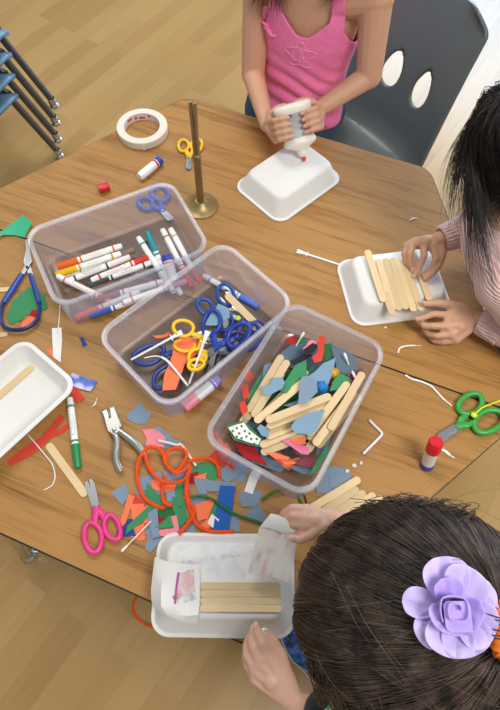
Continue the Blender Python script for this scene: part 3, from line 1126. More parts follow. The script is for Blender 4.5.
# ------------------------------------------------------------------ hole punch
t = thing('hole_punch', 'chrome single hole punch with spread handles next to the grey paper scrap', 'hole punch', V((-0.0551, -0.3043, 0.53)))
o = V((-0.0551, -0.3043, 0.53))
M_pch = mat('punch_chrome', 'b4b2ab', .36, 1.0)
m = MB()
m.tube(bez([V((-0.0567, -0.3039, 0.542)), V((-0.0384, -0.3199, 0.542)), V((-0.0305, -0.339, 0.54)), V((-0.0201, -0.3552, 0.539)), V((-0.0069, -0.3662, 0.538))], 6), [.0056] * 8 + [.0062] * 8 + [.0058] * 8 + [.005], 10, flat=.75)
m.build('handle', M_pch, t, o)
m = MB()
m.tube(bez([V((-0.0515, -0.3022, 0.543)), V((-0.0321, -0.306, 0.543)), V((-0.0099, -0.312, 0.542)), V((0.0071, -0.3197, 0.54)), V((0.0194, -0.3257, 0.539))], 6), [.0058] * 8 + [.0064] * 8 + [.006] * 8 + [.005], 10, flat=.75)
m.build('handle', M_pch, t, o)
for a, b in ((V((-0.0854, -0.2798, 0.538)), V((-0.0542, -0.3048, 0.542))), (V((-0.0742, -0.2706, 0.544)), V((-0.048, -0.3011, 0.544)))):
    m = MB()
    ax = (b - a).normalized()
    n = V((-ax.y, ax.x, 0))
    m.loft([[p + V((0, 0, z)) for p in (a - n * .0038, a + n * .0038, b + n * .0085, b - n * .0075)] for z in (-.0015, .0015)])
    m.tube([a + n * .0038, b + n * .0085], .0018, 8)
    m.tube([a - n * .0038, b - n * .0075], .0018, 8)
    m.tube([a - n * .0044, a + n * .0044], .0024, 8)
    m.build('jaw', M_pch, t, o)
m = MB()
m.loft([[V((*p, TZ + z)) for p in [(-0.0726, -0.2975), (-0.064, -0.2879), (-0.0482, -0.2915), (-0.0412, -0.3046), (-0.0458, -0.3144), (-0.0589, -0.3119)]] for z in (.006, .0175)])
m.build('cheek_plate', M_pch, t, o)
m = MB()
m.lathe([(0, 0), (.0042, 0), (.0042, .003), (.003, .0042), (0, .0044)], Matrix.Translation(V((-0.0492, -0.3068, 0.547))), 14)
m.build('pivot', M_chrome, t, o)
m = MB()
m.tube([V((-0.0796, -0.2746, 0.541)), V((-0.0649, -0.2946, 0.545))], .0018, 8)
m.build('punch_pin', M_steel, t, o)

# ------------------------------------------------------------------ brass stand
o = V((-0.1272, 0.2233, 0.53))
t = thing('brass_stand', 'brass upright stand on a round flared base', 'stand', o)
M_brass = mat('aged_brass', 'a08b5e', .42, .75, var=.2, vscale=60)
m = MB()
m.lathe([(0, 0), (.0365, 0), (.038, .0012), (.037, .003), (.031, .0045), (.023, .0075), (.016, .013), (.011, .018), (0, .0185)], n=40)
m.build('base', M_brass, t)
m = MB()
m.box((0, 0, .077), (.0145, .008, .122), Matrix.Rotation(.25, 3, 'Z'), .001)
m.build('lower_bar', M_brass, t)
m = MB()
m.ell((0, 0, .14), (.009, .007, .006))
m.build('hinge', M_brass, t)
for s in (-1, 1):
    m = MB()
    m.tube([(s * .0034, 0, .138), (s * .0040, -.001 * s, .2), (s * .0046 - .001, .002, .262)], .0038, 8)
    m.build('upper_rod', M_brass, t)

# ------------------------------------------------------------------ masking tape
o = V((-0.3455, 0.377, 0.53))
t = thing('masking_tape', 'roll of white masking tape lying flat near the table corner', 'tape', o)
m = MB()
R0, R1, hh = .0435, .0585, .0185
m.lathe([(R0, .0), (R1 - .001, 0), (R1, .001), (R1, hh - .001), (R1 - .001, hh), (R0, hh), (R0, 0)], n=56)
m.build('tape_winding', mat('tape_cream', 'dcd7c6', .55, var=.02), t)
m = MB()
m.lathe([(R0 - .0022, .0), (R0 + .0002, 0), (R0 + .0002, hh + .0002), (R0 - .0022, hh + .0002), (R0 - .0022, 0)], n=56)
core = m.build('core', mat('tape_core', 'ddd6d4', .6), t)
m = MB()
for a0, a1, z0, z1 in ((1.9, 2.25, .003, .009), (2.35, 2.5, .004, .012), (1.55, 1.75, .009, .014), (.6, .85, .005, .012), (2.7, 3.0, .008, .014)):
    m.loft([[V(((R0 - .0023) * cos(a0 + (a1 - a0) * k / 6), (R0 - .0023) * sin(a0 + (a1 - a0) * k / 6), z)) for k in range(7)] for z in (z0, z1)], closed=False)
m.build('core_print', mat('tape_red_print', 'c8503f', .6), core)
m = MB()
a = -1.05
m.loft([[V((r * cos(aa), r * sin(aa), z)) for r, aa in ((R1 + .0002, a - .06), (R1 + .0016, a), (R1 + .0022, a + .05))] for z in (.0005, hh)], closed=False)
m.build('loose_end', mat('tape_cream2', 'efebe0', .5), t, smooth=0)

# ------------------------------------------------------------------ paper scraps


def scrap(label, col, poly, h=.0006, curl=0.0, group='paper scraps piled on the table', tilt=(0, 0), name='paper_scrap', thick=.0004, cat='paper scrap'):
    """cut paper lying at height h; curl lifts its edge, tilt slopes it"""
    n = len(poly)
    if group == 'paper scraps piled on the table':
        q = (sum(p[0] for p in poly) / n, sum(p[1] for p in poly) / n)
        poly = [(q[0] + (p[0] - q[0]) * 1.1, q[1] + (p[1] - q[1]) * 1.1) for p in poly]
    c = V((sum(p[0] for p in poly) / n, sum(p[1] for p in poly) / n))
    R = max((V(p) - c).length for p in poly)
    pts = []
    for i in range(n):
        a, b = V(poly[i]), V(poly[(i + 1) % n])
        for k in range(4):
            q = a.lerp(b, k / 4)
            if 0 < k:
                q += V((rnd.uniform(-1, 1), rnd.uniform(-1, 1))) * .0004
            pts.append(q)
    bm = bmesh.new()
    vs = [bm.verts.new((p.x - c.x, p.y - c.y, 0)) for p in pts]
    f = bm.faces.new(vs)
    bmesh.ops.triangulate(bm, faces=[f])
    bmesh.ops.subdivide_edges(bm, edges=bm.edges[:], cuts=1)
    ph = rnd.uniform(0, 6.28)
    ax = V((cos(ph), sin(ph)))
    for v in bm.verts:
        p = V((v.co.x, v.co.y))
        v.co.z = curl * (p.dot(ax) / R) ** 2 * R * .5 + p.x * tilt[0] + p.y * tilt[1]
    zmin = min(v.co.z for v in bm.verts)
    for v in bm.verts:
        v.co.z -= zmin if not (tilt[0] or tilt[1]) else 0
    r = bmesh.ops.extrude_face_region(bm, geom=bm.faces[:])
    for e in r['geom']:
        if isinstance(e, bmesh.types.BMVert):
            e.co.z += thick
    bmesh.ops.recalc_face_normals(bm, faces=bm.faces)
    me = bpy.data.meshes.new(name)
    bm.to_mesh(me)
    bm.free()
    o = link(name, me, M_paper[col], None, (c.x, c.y, TZ + h), 30)
    return tag(o, label, cat, group)


# left side of the table
scrap('mint green paper scrap with a concave edge by the far corner of the marker bin', 'mint', [(-0.4787, -0.0114), (-0.4755, 0.012), (-0.4613, 0.0479), (-0.4297, 0.0369), (-0.4287, 0.0134), (-0.4263, -0.0002), (-0.4508, -0.0025), (-0.4693, -0.0118), (-0.4761, -0.0248)], .003, .35, None)
scrap('big green paper scrap lying inside the band of the blue loop scissors', 'green', [(-0.3398, -0.1899), (-0.3559, -0.1781), (-0.3583, -0.1636), (-0.3651, -0.1443), (-0.3541, -0.1025), (-0.3352, -0.0978), (-0.3177, -0.11), (-0.3166, -0.1047), (-0.2935, -0.1286), (-0.3002, -0.1408), (-0.3119, -0.1426), (-0.3171, -0.1479), (-0.315, -0.1579), (-0.3266, -0.1597), (-0.3249, -0.1714)], .001, .1, None)
scrap('coral paper strip beneath the spring band of the loop scissors', 'coral', [(-0.3173, -0.1872), (-0.3204, -0.1778), (-0.3155, -0.1588), (-0.3002, -0.1586), (-0.3059, -0.1763), (-0.3084, -0.1835)], .002, .1, None)
scrap('dark red paper square under the loop scissors band', 'crimson', [(-0.3185, -0.1467), (-0.3054, -0.1428), (-0.3003, -0.1578), (-0.3165, -0.159)], .0032, .1, None)
scrap('tiny blue paper chip alone between the foam tray and the scissors bin', 'navy', [(-0.204, -0.1649), (-0.1985, -0.1596), (-0.1821, -0.1727), (-0.1878, -0.1783)], .0006, .1, None)
scrap('glossy blue and lilac card sticking out from under the open foam tray', 'blue', [(-0.1785, -0.2351), (-0.1574, -0.234), (-0.1267, -0.2318), (-0.1293, -0.2546), (-0.1524, -0.2573), (-0.1758, -0.2567)], .0024, .15, None)
scrap('bright red paper corner under the green capped marker tip', 'red', [(-0.1658, -0.2658), (-0.1597, -0.2564), (-0.1318, -0.2697), (-0.1404, -0.2814), (-0.1526, -0.2773)], .0012, .1, None)
scrap('small coral scrap peeking between the open tray and the white tag', 'coral', [(-0.2483, -0.2094), (-0.239, -0.2049), (-0.2279, -0.212), (-0.2321, -0.2192)], .0008, .05, None)
rr = [(-0.1962, -0.4212), (-0.1766, -0.3805), (-0.1665, -0.3646), (-0.1606, -0.3383), (-0.1577, -0.3128), (-0.1458, -0.316), (-0.1502, -0.3468), (-0.1432, -0.3372), (-0.1332, -0.3189), (-0.1277, -0.3215), (-0.134, -0.3393), (-0.1497, -0.3596), (-0.1541, -0.3752), (-0.1651, -0.3989), (-0.1867, -0.4268)]
scrap('forked red paper ribbon beside the open foam tray', 'red', rr, .0012, .1, None, name='paper_ribbon')
scrap('white paper tag with a string lying beside the open foam tray', 'white', [(-0.2622, -0.1664), (-0.2463, -0.1579), (-0.2314, -0.1801), (-0.2088, -0.224), (-0.2279, -0.2193)], .0016, .05, None, name='paper_tag', cat='paper tag')

# middle pile; layers rise from the table up
L0, L1, L2, L3, L4 = .0005, .0014, .0024, .0034, .0046
scrap('grey-blue scrap alone beside the hole punch handle', 'grey', [(-0.0464, -0.2694), (-0.0413, -0.2532), (-0.0364, -0.2391), (-0.0214, -0.2499), (-0.0102, -0.2509), (-0.0109, -0.2706), (-0.0261, -0.2762), (-0.0423, -0.2746)], L0, .1)
scrap('pink scrap with pointed ends behind the bent white straw', 'pink', [(-0.0074, -0.2855), (0.0116, -0.2737), (0.0334, -0.2832), (0.0367, -0.2992), (0.0213, -0.3009), (0.0091, -0.3068), (0.005, -0.2949)], L1, .15)
scrap('grey-blue jagged scrap behind the pointed pink one', 'grey', [(0.0105, -0.273), (0.0183, -0.2678), (0.0326, -0.2737), (0.0377, -0.2724), (0.0475, -0.2793), (0.0591, -0.2776), (0.0624, -0.2886), (0.0483, -0.2983), (0.0358, -0.2958)], L0, .1)
scrap('grey-blue four-sided scrap above the coral strip near the pink scissors', 'grey', [(-0.006, -0.4017), (0.0076, -0.3801), (0.0214, -0.3958), (0.0189, -0.4119)], L0, .1)
scrap('long coral strip next to the loop of the pink scissors', 'coral', [(0.0214, -0.3958), (0.031, -0.3954), (0.0371, -0.4361), (0.0334, -0.4494), (0.0297, -0.4459), (0.0261, -0.4235)], L1, .12)
scrap('red scrap beneath the orange pipe cleaner loop, beside a coral piece', 'red', [(0.0229, -0.3952), (0.0293, -0.3901), (0.0551, -0.3978), (0.0527, -0.4023), (0.0379, -0.4031)], L1, .1)
scrap('broad coral scrap under the long green triangle', 'coral', [(0.0327, -0.407), (0.0506, -0.3996), (0.0603, -0.413), (0.0548, -0.4255), (0.0445, -0.4263)], L1, .1)
scrap('navy blue scrap inside the loop of the pink scissors', 'navy', [(0.0312, -0.452), (0.035, -0.4336), (0.0438, -0.4283), (0.0606, -0.4483), (0.0473, -0.4554), (0.0347, -0.4573)], L0, .1)
scrap('coral rectangle crossed by the cotton swab', 'coral', [(0.056, -0.4519), (0.0554, -0.4371), (0.065, -0.4264), (0.0771, -0.4482), (0.072, -0.452)], L0, .1)
scrap('long green triangle pointing at the pink scissors', 'green', [(0.0476, -0.4493), (0.0437, -0.4385), (0.0641, -0.3906), (0.0722, -0.3995), (0.0615, -0.4245)], L2, .12)
scrap('green leaf-shaped scrap inside the orange loop', 'green', [(0.0433, -0.3672), (0.0681, -0.3766), (0.0763, -0.3874), (0.0707, -0.4001), (0.0551, -0.3943)], L2, .2)
scrap('green long pointed scrap in the middle of the orange pipe cleaner', 'green', [(0.0859, -0.3497), (0.096, -0.3401), (0.1095, -0.3789), (0.1031, -0.3781), (0.0959, -0.3705)], L2, .2)
scrap('green wide scrap between the orange strands', 'green', [(0.0906, -0.3709), (0.1122, -0.3709), (0.1274, -0.3958), (0.1195, -0.4091), (0.104, -0.3951)], L1, .1)
scrap('small green triangle above the rounded pink scrap', 'green', [(0.0868, -0.4253), (0.0987, -0.3989), (0.112, -0.4139)], L3, .1)
scrap('dark green fold under the small green triangle', 'dark', [(0.0773, -0.4026), (0.094, -0.3853), (0.1083, -0.3967), (0.0868, -0.4073)], L1, .1)
scrap('rounded pink scrap at the rim of the painted foam tray', 'pink', [(0.0992, -0.4325), (0.0928, -0.4268), (0.112, -0.4156), (0.1016, -0.4012), (0.1083, -0.3967), (0.1222, -0.4148), (0.1145, -0.4279)], L2, .1)
scrap('salmon round scrap framed by the orange loop', 'coral', [(0.0462, -0.3605), (0.0525, -0.3525), (0.0829, -0.3473), (0.0865, -0.3584), (0.0743, -0.367), (0.0554, -0.3694)], L1, .2)
scrap('narrow grey-blue strip standing between green scraps', 'grey', [(0.0653, -0.4109), (0.0752, -0.3983), (0.0969, -0.4351), (0.0874, -0.4407)], L3, .1)
scrap('torn grey-blue scrap below the cotton swab stem', 'grey', [(0.0737, -0.438), (0.079, -0.4274), (0.0888, -0.4401), (0.1056, -0.4349), (0.0987, -0.4493), (0.0959, -0.4612), (0.0853, -0.4596), (0.0822, -0.4445)], L0, .12)
scrap('pale blue square under the orange strand', 'sky', [(0.0768, -0.3685), (0.0909, -0.3602), (0.0958, -0.3741), (0.0855, -0.379)], L1, .1)
scrap('crimson chip among the green scraps of the pile', 'crimson', [(0.0742, -0.4107), (0.0917, -0.4028), (0.0932, -0.4132), (0.0835, -0.4188)], L0, .1)
scrap('green curved scrap under the arch of the orange pipe cleaner', 'green', [(0.1004, -0.3171), (0.1095, -0.3009), (0.1277, -0.2913), (0.1446, -0.3112), (0.1357, -0.323), (0.1155, -0.3232)], L0, .1)
scrap('coral strip at the outer corner of the craft stick bin', 'coral', [(0.1026, -0.2438), (0.1142, -0.2368), (0.1338, -0.257), (0.1272, -0.2619)], L1, .1)
scrap('small coral square overlapping the red star-like scrap', 'coral', [(0.132, -0.2663), (0.136, -0.2583), (0.1466, -0.259), (0.1458, -0.2734), (0.1384, -0.2734)], L2, .12)
scrap('red star-like scrap by the craft stick bin', 'red', [(0.1187, -0.2866), (0.1256, -0.2677), (0.1364, -0.2688), (0.1527, -0.2684), (0.1547, -0.2781), (0.1648, -0.2893), (0.1508, -0.288), (0.1439, -0.2909), (0.1296, -0.2863)], L1, .15)
scrap('grey-blue bent scrap below the red star-like one', 'grey', [(0.1453, -0.3007), (0.1525, -0.2873), (0.1797, -0.2865), (0.1755, -0.2985), (0.164, -0.3122), (0.1547, -0.3111)], L1, .12)
scrap('grey-blue upright strip beside the bin, behind the bent scrap', 'grey', [(0.1691, -0.2784), (0.1798, -0.2699), (0.1876, -0.2791), (0.1903, -0.3005), (0.1759, -0.3044)], L0, .1)
scrap('small coral pointed scrap on the grey-blue one', 'coral', [(0.1079, -0.3263), (0.1248, -0.3124), (0.1268, -0.3214), (0.1166, -0.3256)], L2, .15)
scrap('grey-blue heart-like scrap right of the orange strand', 'grey', [(0.1109, -0.3291), (0.1223, -0.3204), (0.135, -0.3233), (0.1389, -0.3437), (0.127, -0.3486)], L1, .1)
scrap('grey-blue horizontal strip above the blue box scrap', 'grey', [(0.1335, -0.3227), (0.174, -0.3093), (0.18, -0.3189), (0.1424, -0.3383)], L1, .1)
scrap('bright blue folded rectangle above the painted tray', 'blue', [(0.1567, -0.3252), (0.1797, -0.3182), (0.1958, -0.3841), (0.1737, -0.3912)], L2, .08)
scrap('torn coral scrap crossed by the green tinsel stem', 'coral', [(0.1303, -0.3689), (0.1484, -0.3517), (0.1559, -0.3525), (0.1567, -0.3793), (0.1449, -0.3879)], L1, .15)
scrap('coral scrap beneath the end of the orange pipe cleaner', 'coral', [(0.1493, -0.3975), (0.1629, -0.371), (0.1667, -0.3752), (0.1655, -0.3946)], L1, .1)
scrap('small white paper chip beside the blue rectangle', 'white', [(0.1612, -0.3717), (0.1754, -0.3754), (0.1714, -0.3903), (0.161, -0.387)], L2, .12)
scrap('green slip between the coral scrap and the blue rectangle', 'green', [(0.1549, -0.3529), (0.1631, -0.3535), (0.1667, -0.3752), (0.1657, -0.3907), (0.1593, -0.3763)], L0, .1)
scrap('grey-blue scrap at the end of the orange pipe cleaner', 'grey', [(0.1902, -0.3617), (0.2016, -0.3563), (0.2139, -0.3785), (0.1965, -0.3857)], L0, .1)
scrap('grey-blue scrap under the orange pipe cleaner at the tray rim', 'grey', [(0.1317, -0.4103), (0.1405, -0.3954), (0.1486, -0.409), (0.1412, -0.4139)], L0, .1)
scrap('grey-blue kidney shaped scrap between two green tinsel stems', 'grey', [(0.1935, -0.3292), (0.1919, -0.3188), (0.2066, -0.3159), (0.2174, -0.3035), (0.2249, -0.3124), (0.2225, -0.3311), (0.2024, -0.3393)], L0, .12)
scrap('grey-blue heart-like scrap touching the held foam piece', 'grey', [(0.2131, -0.3465), (0.2275, -0.329), (0.2441, -0.3415), (0.244, -0.3511), (0.2225, -0.3553)], L0, .12)
scrap('white paper strip lying below the craft stick bin', 'white', [(0.196, -0.3143), (0.1938, -0.2745), (0.2087, -0.2746), (0.2097, -0.3139)], L1, .05)
scrap('blue-grey clump of torn paper by the corner of the craft stick bin', 'grey', [(0.3079, -0.2322), (0.3199, -0.2198), (0.3458, -0.2167), (0.3526, -0.2325), (0.3427, -0.2403), (0.3442, -0.2561), (0.3293, -0.2641), (0.3101, -0.2701), (0.3047, -0.2596), (0.3103, -0.2499)], L0, .12)
scrap('small blue-grey torn piece on the clump by the bin corner', 'grey', [(0.3207, -0.2382), (0.3348, -0.2268), (0.3453, -0.2318), (0.3385, -0.2494), (0.3266, -0.2561)], L1, .2)
scrap('orange slip under the outer corner of the craft stick bin', 'coral', [(0.1292, -0.2568), (0.1374, -0.2499), (0.1463, -0.2583), (0.1388, -0.2648)], L0, .1)

scrap('grey-blue wide scrap showing between the orange loops', 'grey', [(0.025, -0.3638), (0.0511, -0.3421), (0.0766, -0.3643), (0.0552, -0.3872), (0.0327, -0.3859)], L0, .1)
scrap('grey-blue scrap glimpsed behind the green wide one', 'grey', [(0.0588, -0.3353), (0.0943, -0.317), (0.1114, -0.3499), (0.0855, -0.3677)], L0, .1)
scrap('deep green scrap under the salmon round one', 'green', [(0.0432, -0.3779), (0.0721, -0.3625), (0.082, -0.3902), (0.0566, -0.3972)], L0, .1)
scrap('coral corner sticking out beneath the narrow grey-blue strip', 'coral', [(0.0491, -0.4002), (0.067, -0.3964), (0.0814, -0.418), (0.0651, -0.4246)], L0, .1)
scrap('slate scrap between the pink piece and the tray rim', 'slate', [(0.0987, -0.4244), (0.1225, -0.4079), (0.1379, -0.4184), (0.1142, -0.4347)], L0, .1)
scrap('crimson corner beside the green curved scrap', 'crimson', [(0.0951, -0.3275), (0.1098, -0.3153), (0.1211, -0.331), (0.1048, -0.3397)], L0, .1)
scrap('grey-blue scrap under the torn coral one', 'grey', [(0.1167, -0.3568), (0.1379, -0.3461), (0.1492, -0.3669), (0.1283, -0.3775)], L0, .1)
# inside the scissors bin
GB2 = 'paper scraps in the clear bins'
scrap('long orange torn scrap in the scissors bin', 'coral', [(-0.016, -0.099), (0.0148, -0.0945), (0.0249, -0.1207), (0.0116, -0.1501), (0.0189, -0.2028), (-0.0025, -0.2128), (-0.0132, -0.1838), (-0.0152, -0.1613), (-0.0172, -0.1422), (-0.0255, -0.1174)], .028, .1, GB2)
scrap('light blue torn scrap on the scissors', 'sky', [(0.0161, -0.0376), (0.0211, -0.0308), (0.0202, -0.0192), (0.0435, -0.0214), (0.0529, -0.0388), (0.0427, -0.0524), (0.0359, -0.0645), (0.0173, -0.0722)], .046, .15, GB2)
scrap('small orange-red scrap at the far wall of the scissors bin', 'coral', [(-0.0742, -0.114), (-0.0577, -0.1042), (-0.0511, -0.0947), (-0.0427, -0.0966), (-0.0491, -0.1065), (-0.0632, -0.1157)], .013, .3, GB2)
# inside the craft stick bin, among the sticks
scrap('sky-blue notched scrap in front of the left sticks in the bin', 'sky', [(0.1625, -0.1585), (0.1731, -0.1504), (0.1739, -0.1355), (0.1874, -0.128), (0.1953, -0.1358), (0.1951, -0.1485), (0.1797, -0.1675), (0.1713, -0.171)], .072, .2, GB2)
scrap('dark green strip between the craft sticks and the grey shapes', 'green', [(0.1927, -0.1515), (0.1925, -0.1406), (0.2004, -0.0966), (0.2136, -0.0795), (0.2253, -0.1045), (0.2159, -0.1174), (0.2044, -0.1511)], .066, .2, GB2)
scrap('large sky-blue angular scrap in the middle of the craft stick bin', 'sky', [(0.2255, -0.1131), (0.2369, -0.0948), (0.2444, -0.0758), (0.2605, -0.0584), (0.2647, -0.0833), (0.2648, -0.119), (0.2489, -0.1123), (0.232, -0.1149)], .072, .15, GB2)
scrap('tall grey cut shape standing between the sticks', 'grey', [(0.2201, -0.1297), (0.2187, -0.117), (0.2284, -0.1107), (0.2462, -0.1167), (0.2528, -0.1337), (0.2418, -0.1598), (0.2296, -0.1669)], .077, .15, GB2)
scrap('grey scrap below the widest craft stick in the bin', 'sky', [(0.2329, -0.2094), (0.2346, -0.1984), (0.2499, -0.1775), (0.2748, -0.1609), (0.2726, -0.1991), (0.2685, -0.2089), (0.2433, -0.2172)], .079, .15, GB2)
scrap('slate grey folded paper at the far end of the craft stick bin', 'slate', [(0.2457, -0.0378), (0.2631, -0.0377), (0.2875, -0.0511), (0.3008, -0.0617), (0.2864, -0.0791), (0.2695, -0.0734), (0.259, -0.0559)], .064, .3, GB2)
scrap('dark slate paper under the white swab stick at the bin end', 'slate', [(0.2458, -0.0282), (0.2701, -0.0277), (0.2907, -0.0357), (0.3056, -0.062), (0.2877, -0.058), (0.262, -0.0405)], .058, .2, GB2)
scrap('red looped paper strip at the far end of the craft stick bin', 'red', [(0.2195, -0.0295), (0.2293, -0.0254), (0.2378, -0.053), (0.2405, -0.073), (0.2295, -0.0821), (0.2218, -0.0714), (0.2278, -0.0572)], .07, .4, GB2)
scrap('dark green slip beside the red looped strip', 'dark', [(0.2339, -0.0356), (0.2433, -0.0268), (0.2504, -0.0359), (0.2526, -0.0586), (0.2419, -0.0677)], .062, .2, GB2)
scrap('bright green scrap right of the blue pompom in the bin', 'green', [(0.2707, -0.1214), (0.27, -0.1017), (0.2753, -0.0815), (0.2952, -0.0845), (0.2986, -0.0988), (0.2817, -0.1133)], .07, .15, GB2)
scrap('red slip under the blue pompom', 'red', [(0.2679, -0.1087), (0.2655, -0.0894), (0.2714, -0.0892), (0.2744, -0.1105)], .058, .1, GB2)
scrap('dark green leaf by the sky-blue angular scrap', 'dark', [(0.2215, -0.0962), (0.2279, -0.0797), (0.2339, -0.0795), (0.2328, -0.0938)], .058, .2, GB2)
scrap('crimson scrap in the far corner of the craft stick bin', 'crimson', [(0.1645, -0.0549), (0.1758, -0.0404), (0.184, -0.0346), (0.1915, -0.0436), (0.1865, -0.0529), (0.1722, -0.0589)], .064, .3, GB2)
scrap('dark green chip beside the crimson scrap in the bin corner', 'dark', [(0.1802, -0.0411), (0.1954, -0.0371), (0.2037, -0.0433), (0.1927, -0.0528)], .066, .2, GB2)
scrap('black paper piece with a pink edge at the bin end', 'black', [(0.2028, -0.0581), (0.2127, -0.0396), (0.2231, -0.0401), (0.2221, -0.0548), (0.2107, -0.069)], .062, .3, GB2)
scrap('pink paper piece behind the black one in the bin', 'pink', [(0.2003, -0.0568), (0.2069, -0.0348), (0.2203, -0.0316), (0.2196, -0.0415), (0.2111, -0.0641)], .06, .3, GB2)
scrap('black glossy scrap under the craft sticks', 'black', [(0.187, -0.0888), (0.2091, -0.0582), (0.2204, -0.0607), (0.2107, -0.0742), (0.1964, -0.092)], .056, .2, GB2)
scrap('slate scrap glimpsed below the dark green strip', 'grey', [(0.205, -0.1699), (0.2257, -0.1503), (0.2285, -0.1558), (0.223, -0.1647)], .054, .1, GB2)
scrap('tall green slip against the long bin wall beside the red flags', 'green', [(0.1455, -0.183), (0.1436, -0.1619), (0.1492, -0.1126), (0.1551, -0.1102), (0.1545, -0.1684)], .045, .1, GB2)
scrap('grey-blue slip at the bin wall behind the green one', 'grey', [(0.1547, -0.135), (0.1473, -0.1077), (0.1571, -0.0978), (0.1618, -0.1055), (0.1592, -0.1294)], .048, .2, GB2)
scrap('white paper with punched green dots in the near end of the bin', 'white', [(0.1346, -0.2396), (0.1557, -0.2209), (0.1679, -0.2297), (0.1925, -0.2376), (0.1924, -0.2481), (0.1763, -0.2503), (0.1525, -0.2512)], .05, .1, GB2)
scrap('dark green paper under the dotted white one', 'green', [(0.1298, -0.2353), (0.1525, -0.2166), (0.1944, -0.2346), (0.1958, -0.249), (0.176, -0.2527), (0.1508, -0.2541)], .044, .05, GB2)
scrap('sky-blue chip beside the dotted white paper', 'sky', [(0.1805, -0.2255), (0.1831, -0.2159), (0.2003, -0.219), (0.2035, -0.2313), (0.1934, -0.2338)], .056, .2, GB2)
scrap('hot pink torn paper below the lowest sticks of the bin', 'hotpink', [(0.2244, -0.2282), (0.2402, -0.2195), (0.2707, -0.2225), (0.2755, -0.2338), (0.2632, -0.2367), (0.2401, -0.2307)], .052, .3, GB2)
scrap('coral torn paper below the hot pink one', 'coral', [(0.2098, -0.2556), (0.219, -0.25), (0.247, -0.2482), (0.2468, -0.2535), (0.2259, -0.2591)], .048, .25, GB2)
scrap('coral piece above the maroon paper in the bin', 'coral', [(0.237, -0.2211), (0.2577, -0.208), (0.2656, -0.2183), (0.2472, -0.2259)], .054, .2, GB2)
scrap('long coral strip at the near wall inside the bin', 'coral', [(0.2339, -0.2571), (0.2566, -0.2504), (0.2635, -0.252), (0.2437, -0.261)], .044, .1, GB2)
scrap('maroon paper in the near corner of the craft stick bin', 'maroon', [(0.2595, -0.254), (0.2718, -0.2358), (0.2877, -0.2336), (0.288, -0.2488), (0.2721, -0.2544)], .046, .25, GB2)
scrap('slate paper beneath the maroon one', 'slate', [(0.2524, -0.2618), (0.2695, -0.2513), (0.2876, -0.2495), (0.2872, -0.2604), (0.2764, -0.2648)], .042, .15, GB2)
scrap('green strip along the side wall of the bin by the maroon paper', 'green', [(0.2865, -0.2648), (0.2875, -0.256), (0.2972, -0.2064), (0.3034, -0.2127), (0.2941, -0.2575)], .052, .1, GB2)
scrap('black scrap with white specks among the hot pink pieces', 'black', [(0.2381, -0.2346), (0.2513, -0.2358), (0.2632, -0.2398), (0.2518, -0.2489), (0.2336, -0.2453)], .046, .2, GB2)
scrap('grey-blue paper flat on the bin floor at the near end', 'slate', [(0.1448, -0.2473), (0.1698, -0.1819), (0.2592, -0.2454), (0.2406, -0.2714), (0.1917, -0.2732)], .028, .1, GB2)
scrap('crimson paper low at the bin corner under the dotted white one', 'crimson', [(0.1358, -0.2433), (0.1491, -0.2223), (0.1902, -0.2515), (0.2187, -0.2694), (0.1769, -0.2719)], .03, .1, GB2)
scrap('coral paper deep under the maroon piece', 'coral', [(0.2113, -0.2503), (0.2521, -0.2259), (0.2738, -0.2468), (0.2516, -0.2632)], .03, .1, GB2)
scrap('green paper deep under the craft sticks', 'dark', [(0.1464, -0.1613), (0.1883, -0.0933), (0.2685, -0.0856), (0.2756, -0.1721), (0.2227, -0.2248)], .034, .1, GB2)
scrap('slate paper deep at the far end of the craft stick bin', 'slate', [(0.1599, -0.0789), (0.1859, -0.0232), (0.2894, -0.0338), (0.2906, -0.0848), (0.2358, -0.0992)], .036, .1, GB2)
scrap('grey-blue paper deep along the side wall', 'grey', [(0.2732, -0.1652), (0.2858, -0.0699), (0.3044, -0.0579), (0.2995, -0.2006), (0.2877, -0.228)], .034, .1, GB2)
# square red flags stuck on the long wall of the bin
for lab, pts in (('red paper flag uppermost on the bin wall', [(0.1219, -0.1423), (0.1252, -0.1259), (0.1416, -0.1415), (0.1341, -0.1557)]),
                 ('red paper flag in the middle of the three on the bin wall', [(0.1299, -0.1672), (0.1361, -0.158), (0.1487, -0.1793), (0.1416, -0.1876)]),
                 ('red paper flag lowest on the bin wall', [(0.1371, -0.1973), (0.1425, -0.188), (0.1555, -0.2021), (0.1508, -0.2162)])):
    scrap(lab, 'red', pts, .062, .05, 'red flags on the bin wall')

# punched green dots on the white paper
dots = [o for o in bpy.data.objects if o.get('label', '').startswith('white paper with punched')][0]
m = MB()
for x, y in [(0.1487, -0.2353), (0.1547, -0.229), (0.1445, -0.2424), (0.1559, -0.2422), (0.1629, -0.2348), (0.169, -0.2428), (0.1627, -0.2484), (0.1779, -0.2437), (0.1544, -0.2489), (0.1859, -0.2494), (0.1718, -0.2357), (0.1864, -0.2402)]:
    m.lathe([(0, TZ + .0508), (.0019, TZ + .0508), (.0019, TZ + .0517), (0, TZ + .0518)], Matrix.Translation((x, y, 0)), 10)
q = m.build('dot_print', M_paper['dark'], dots, dots.location)

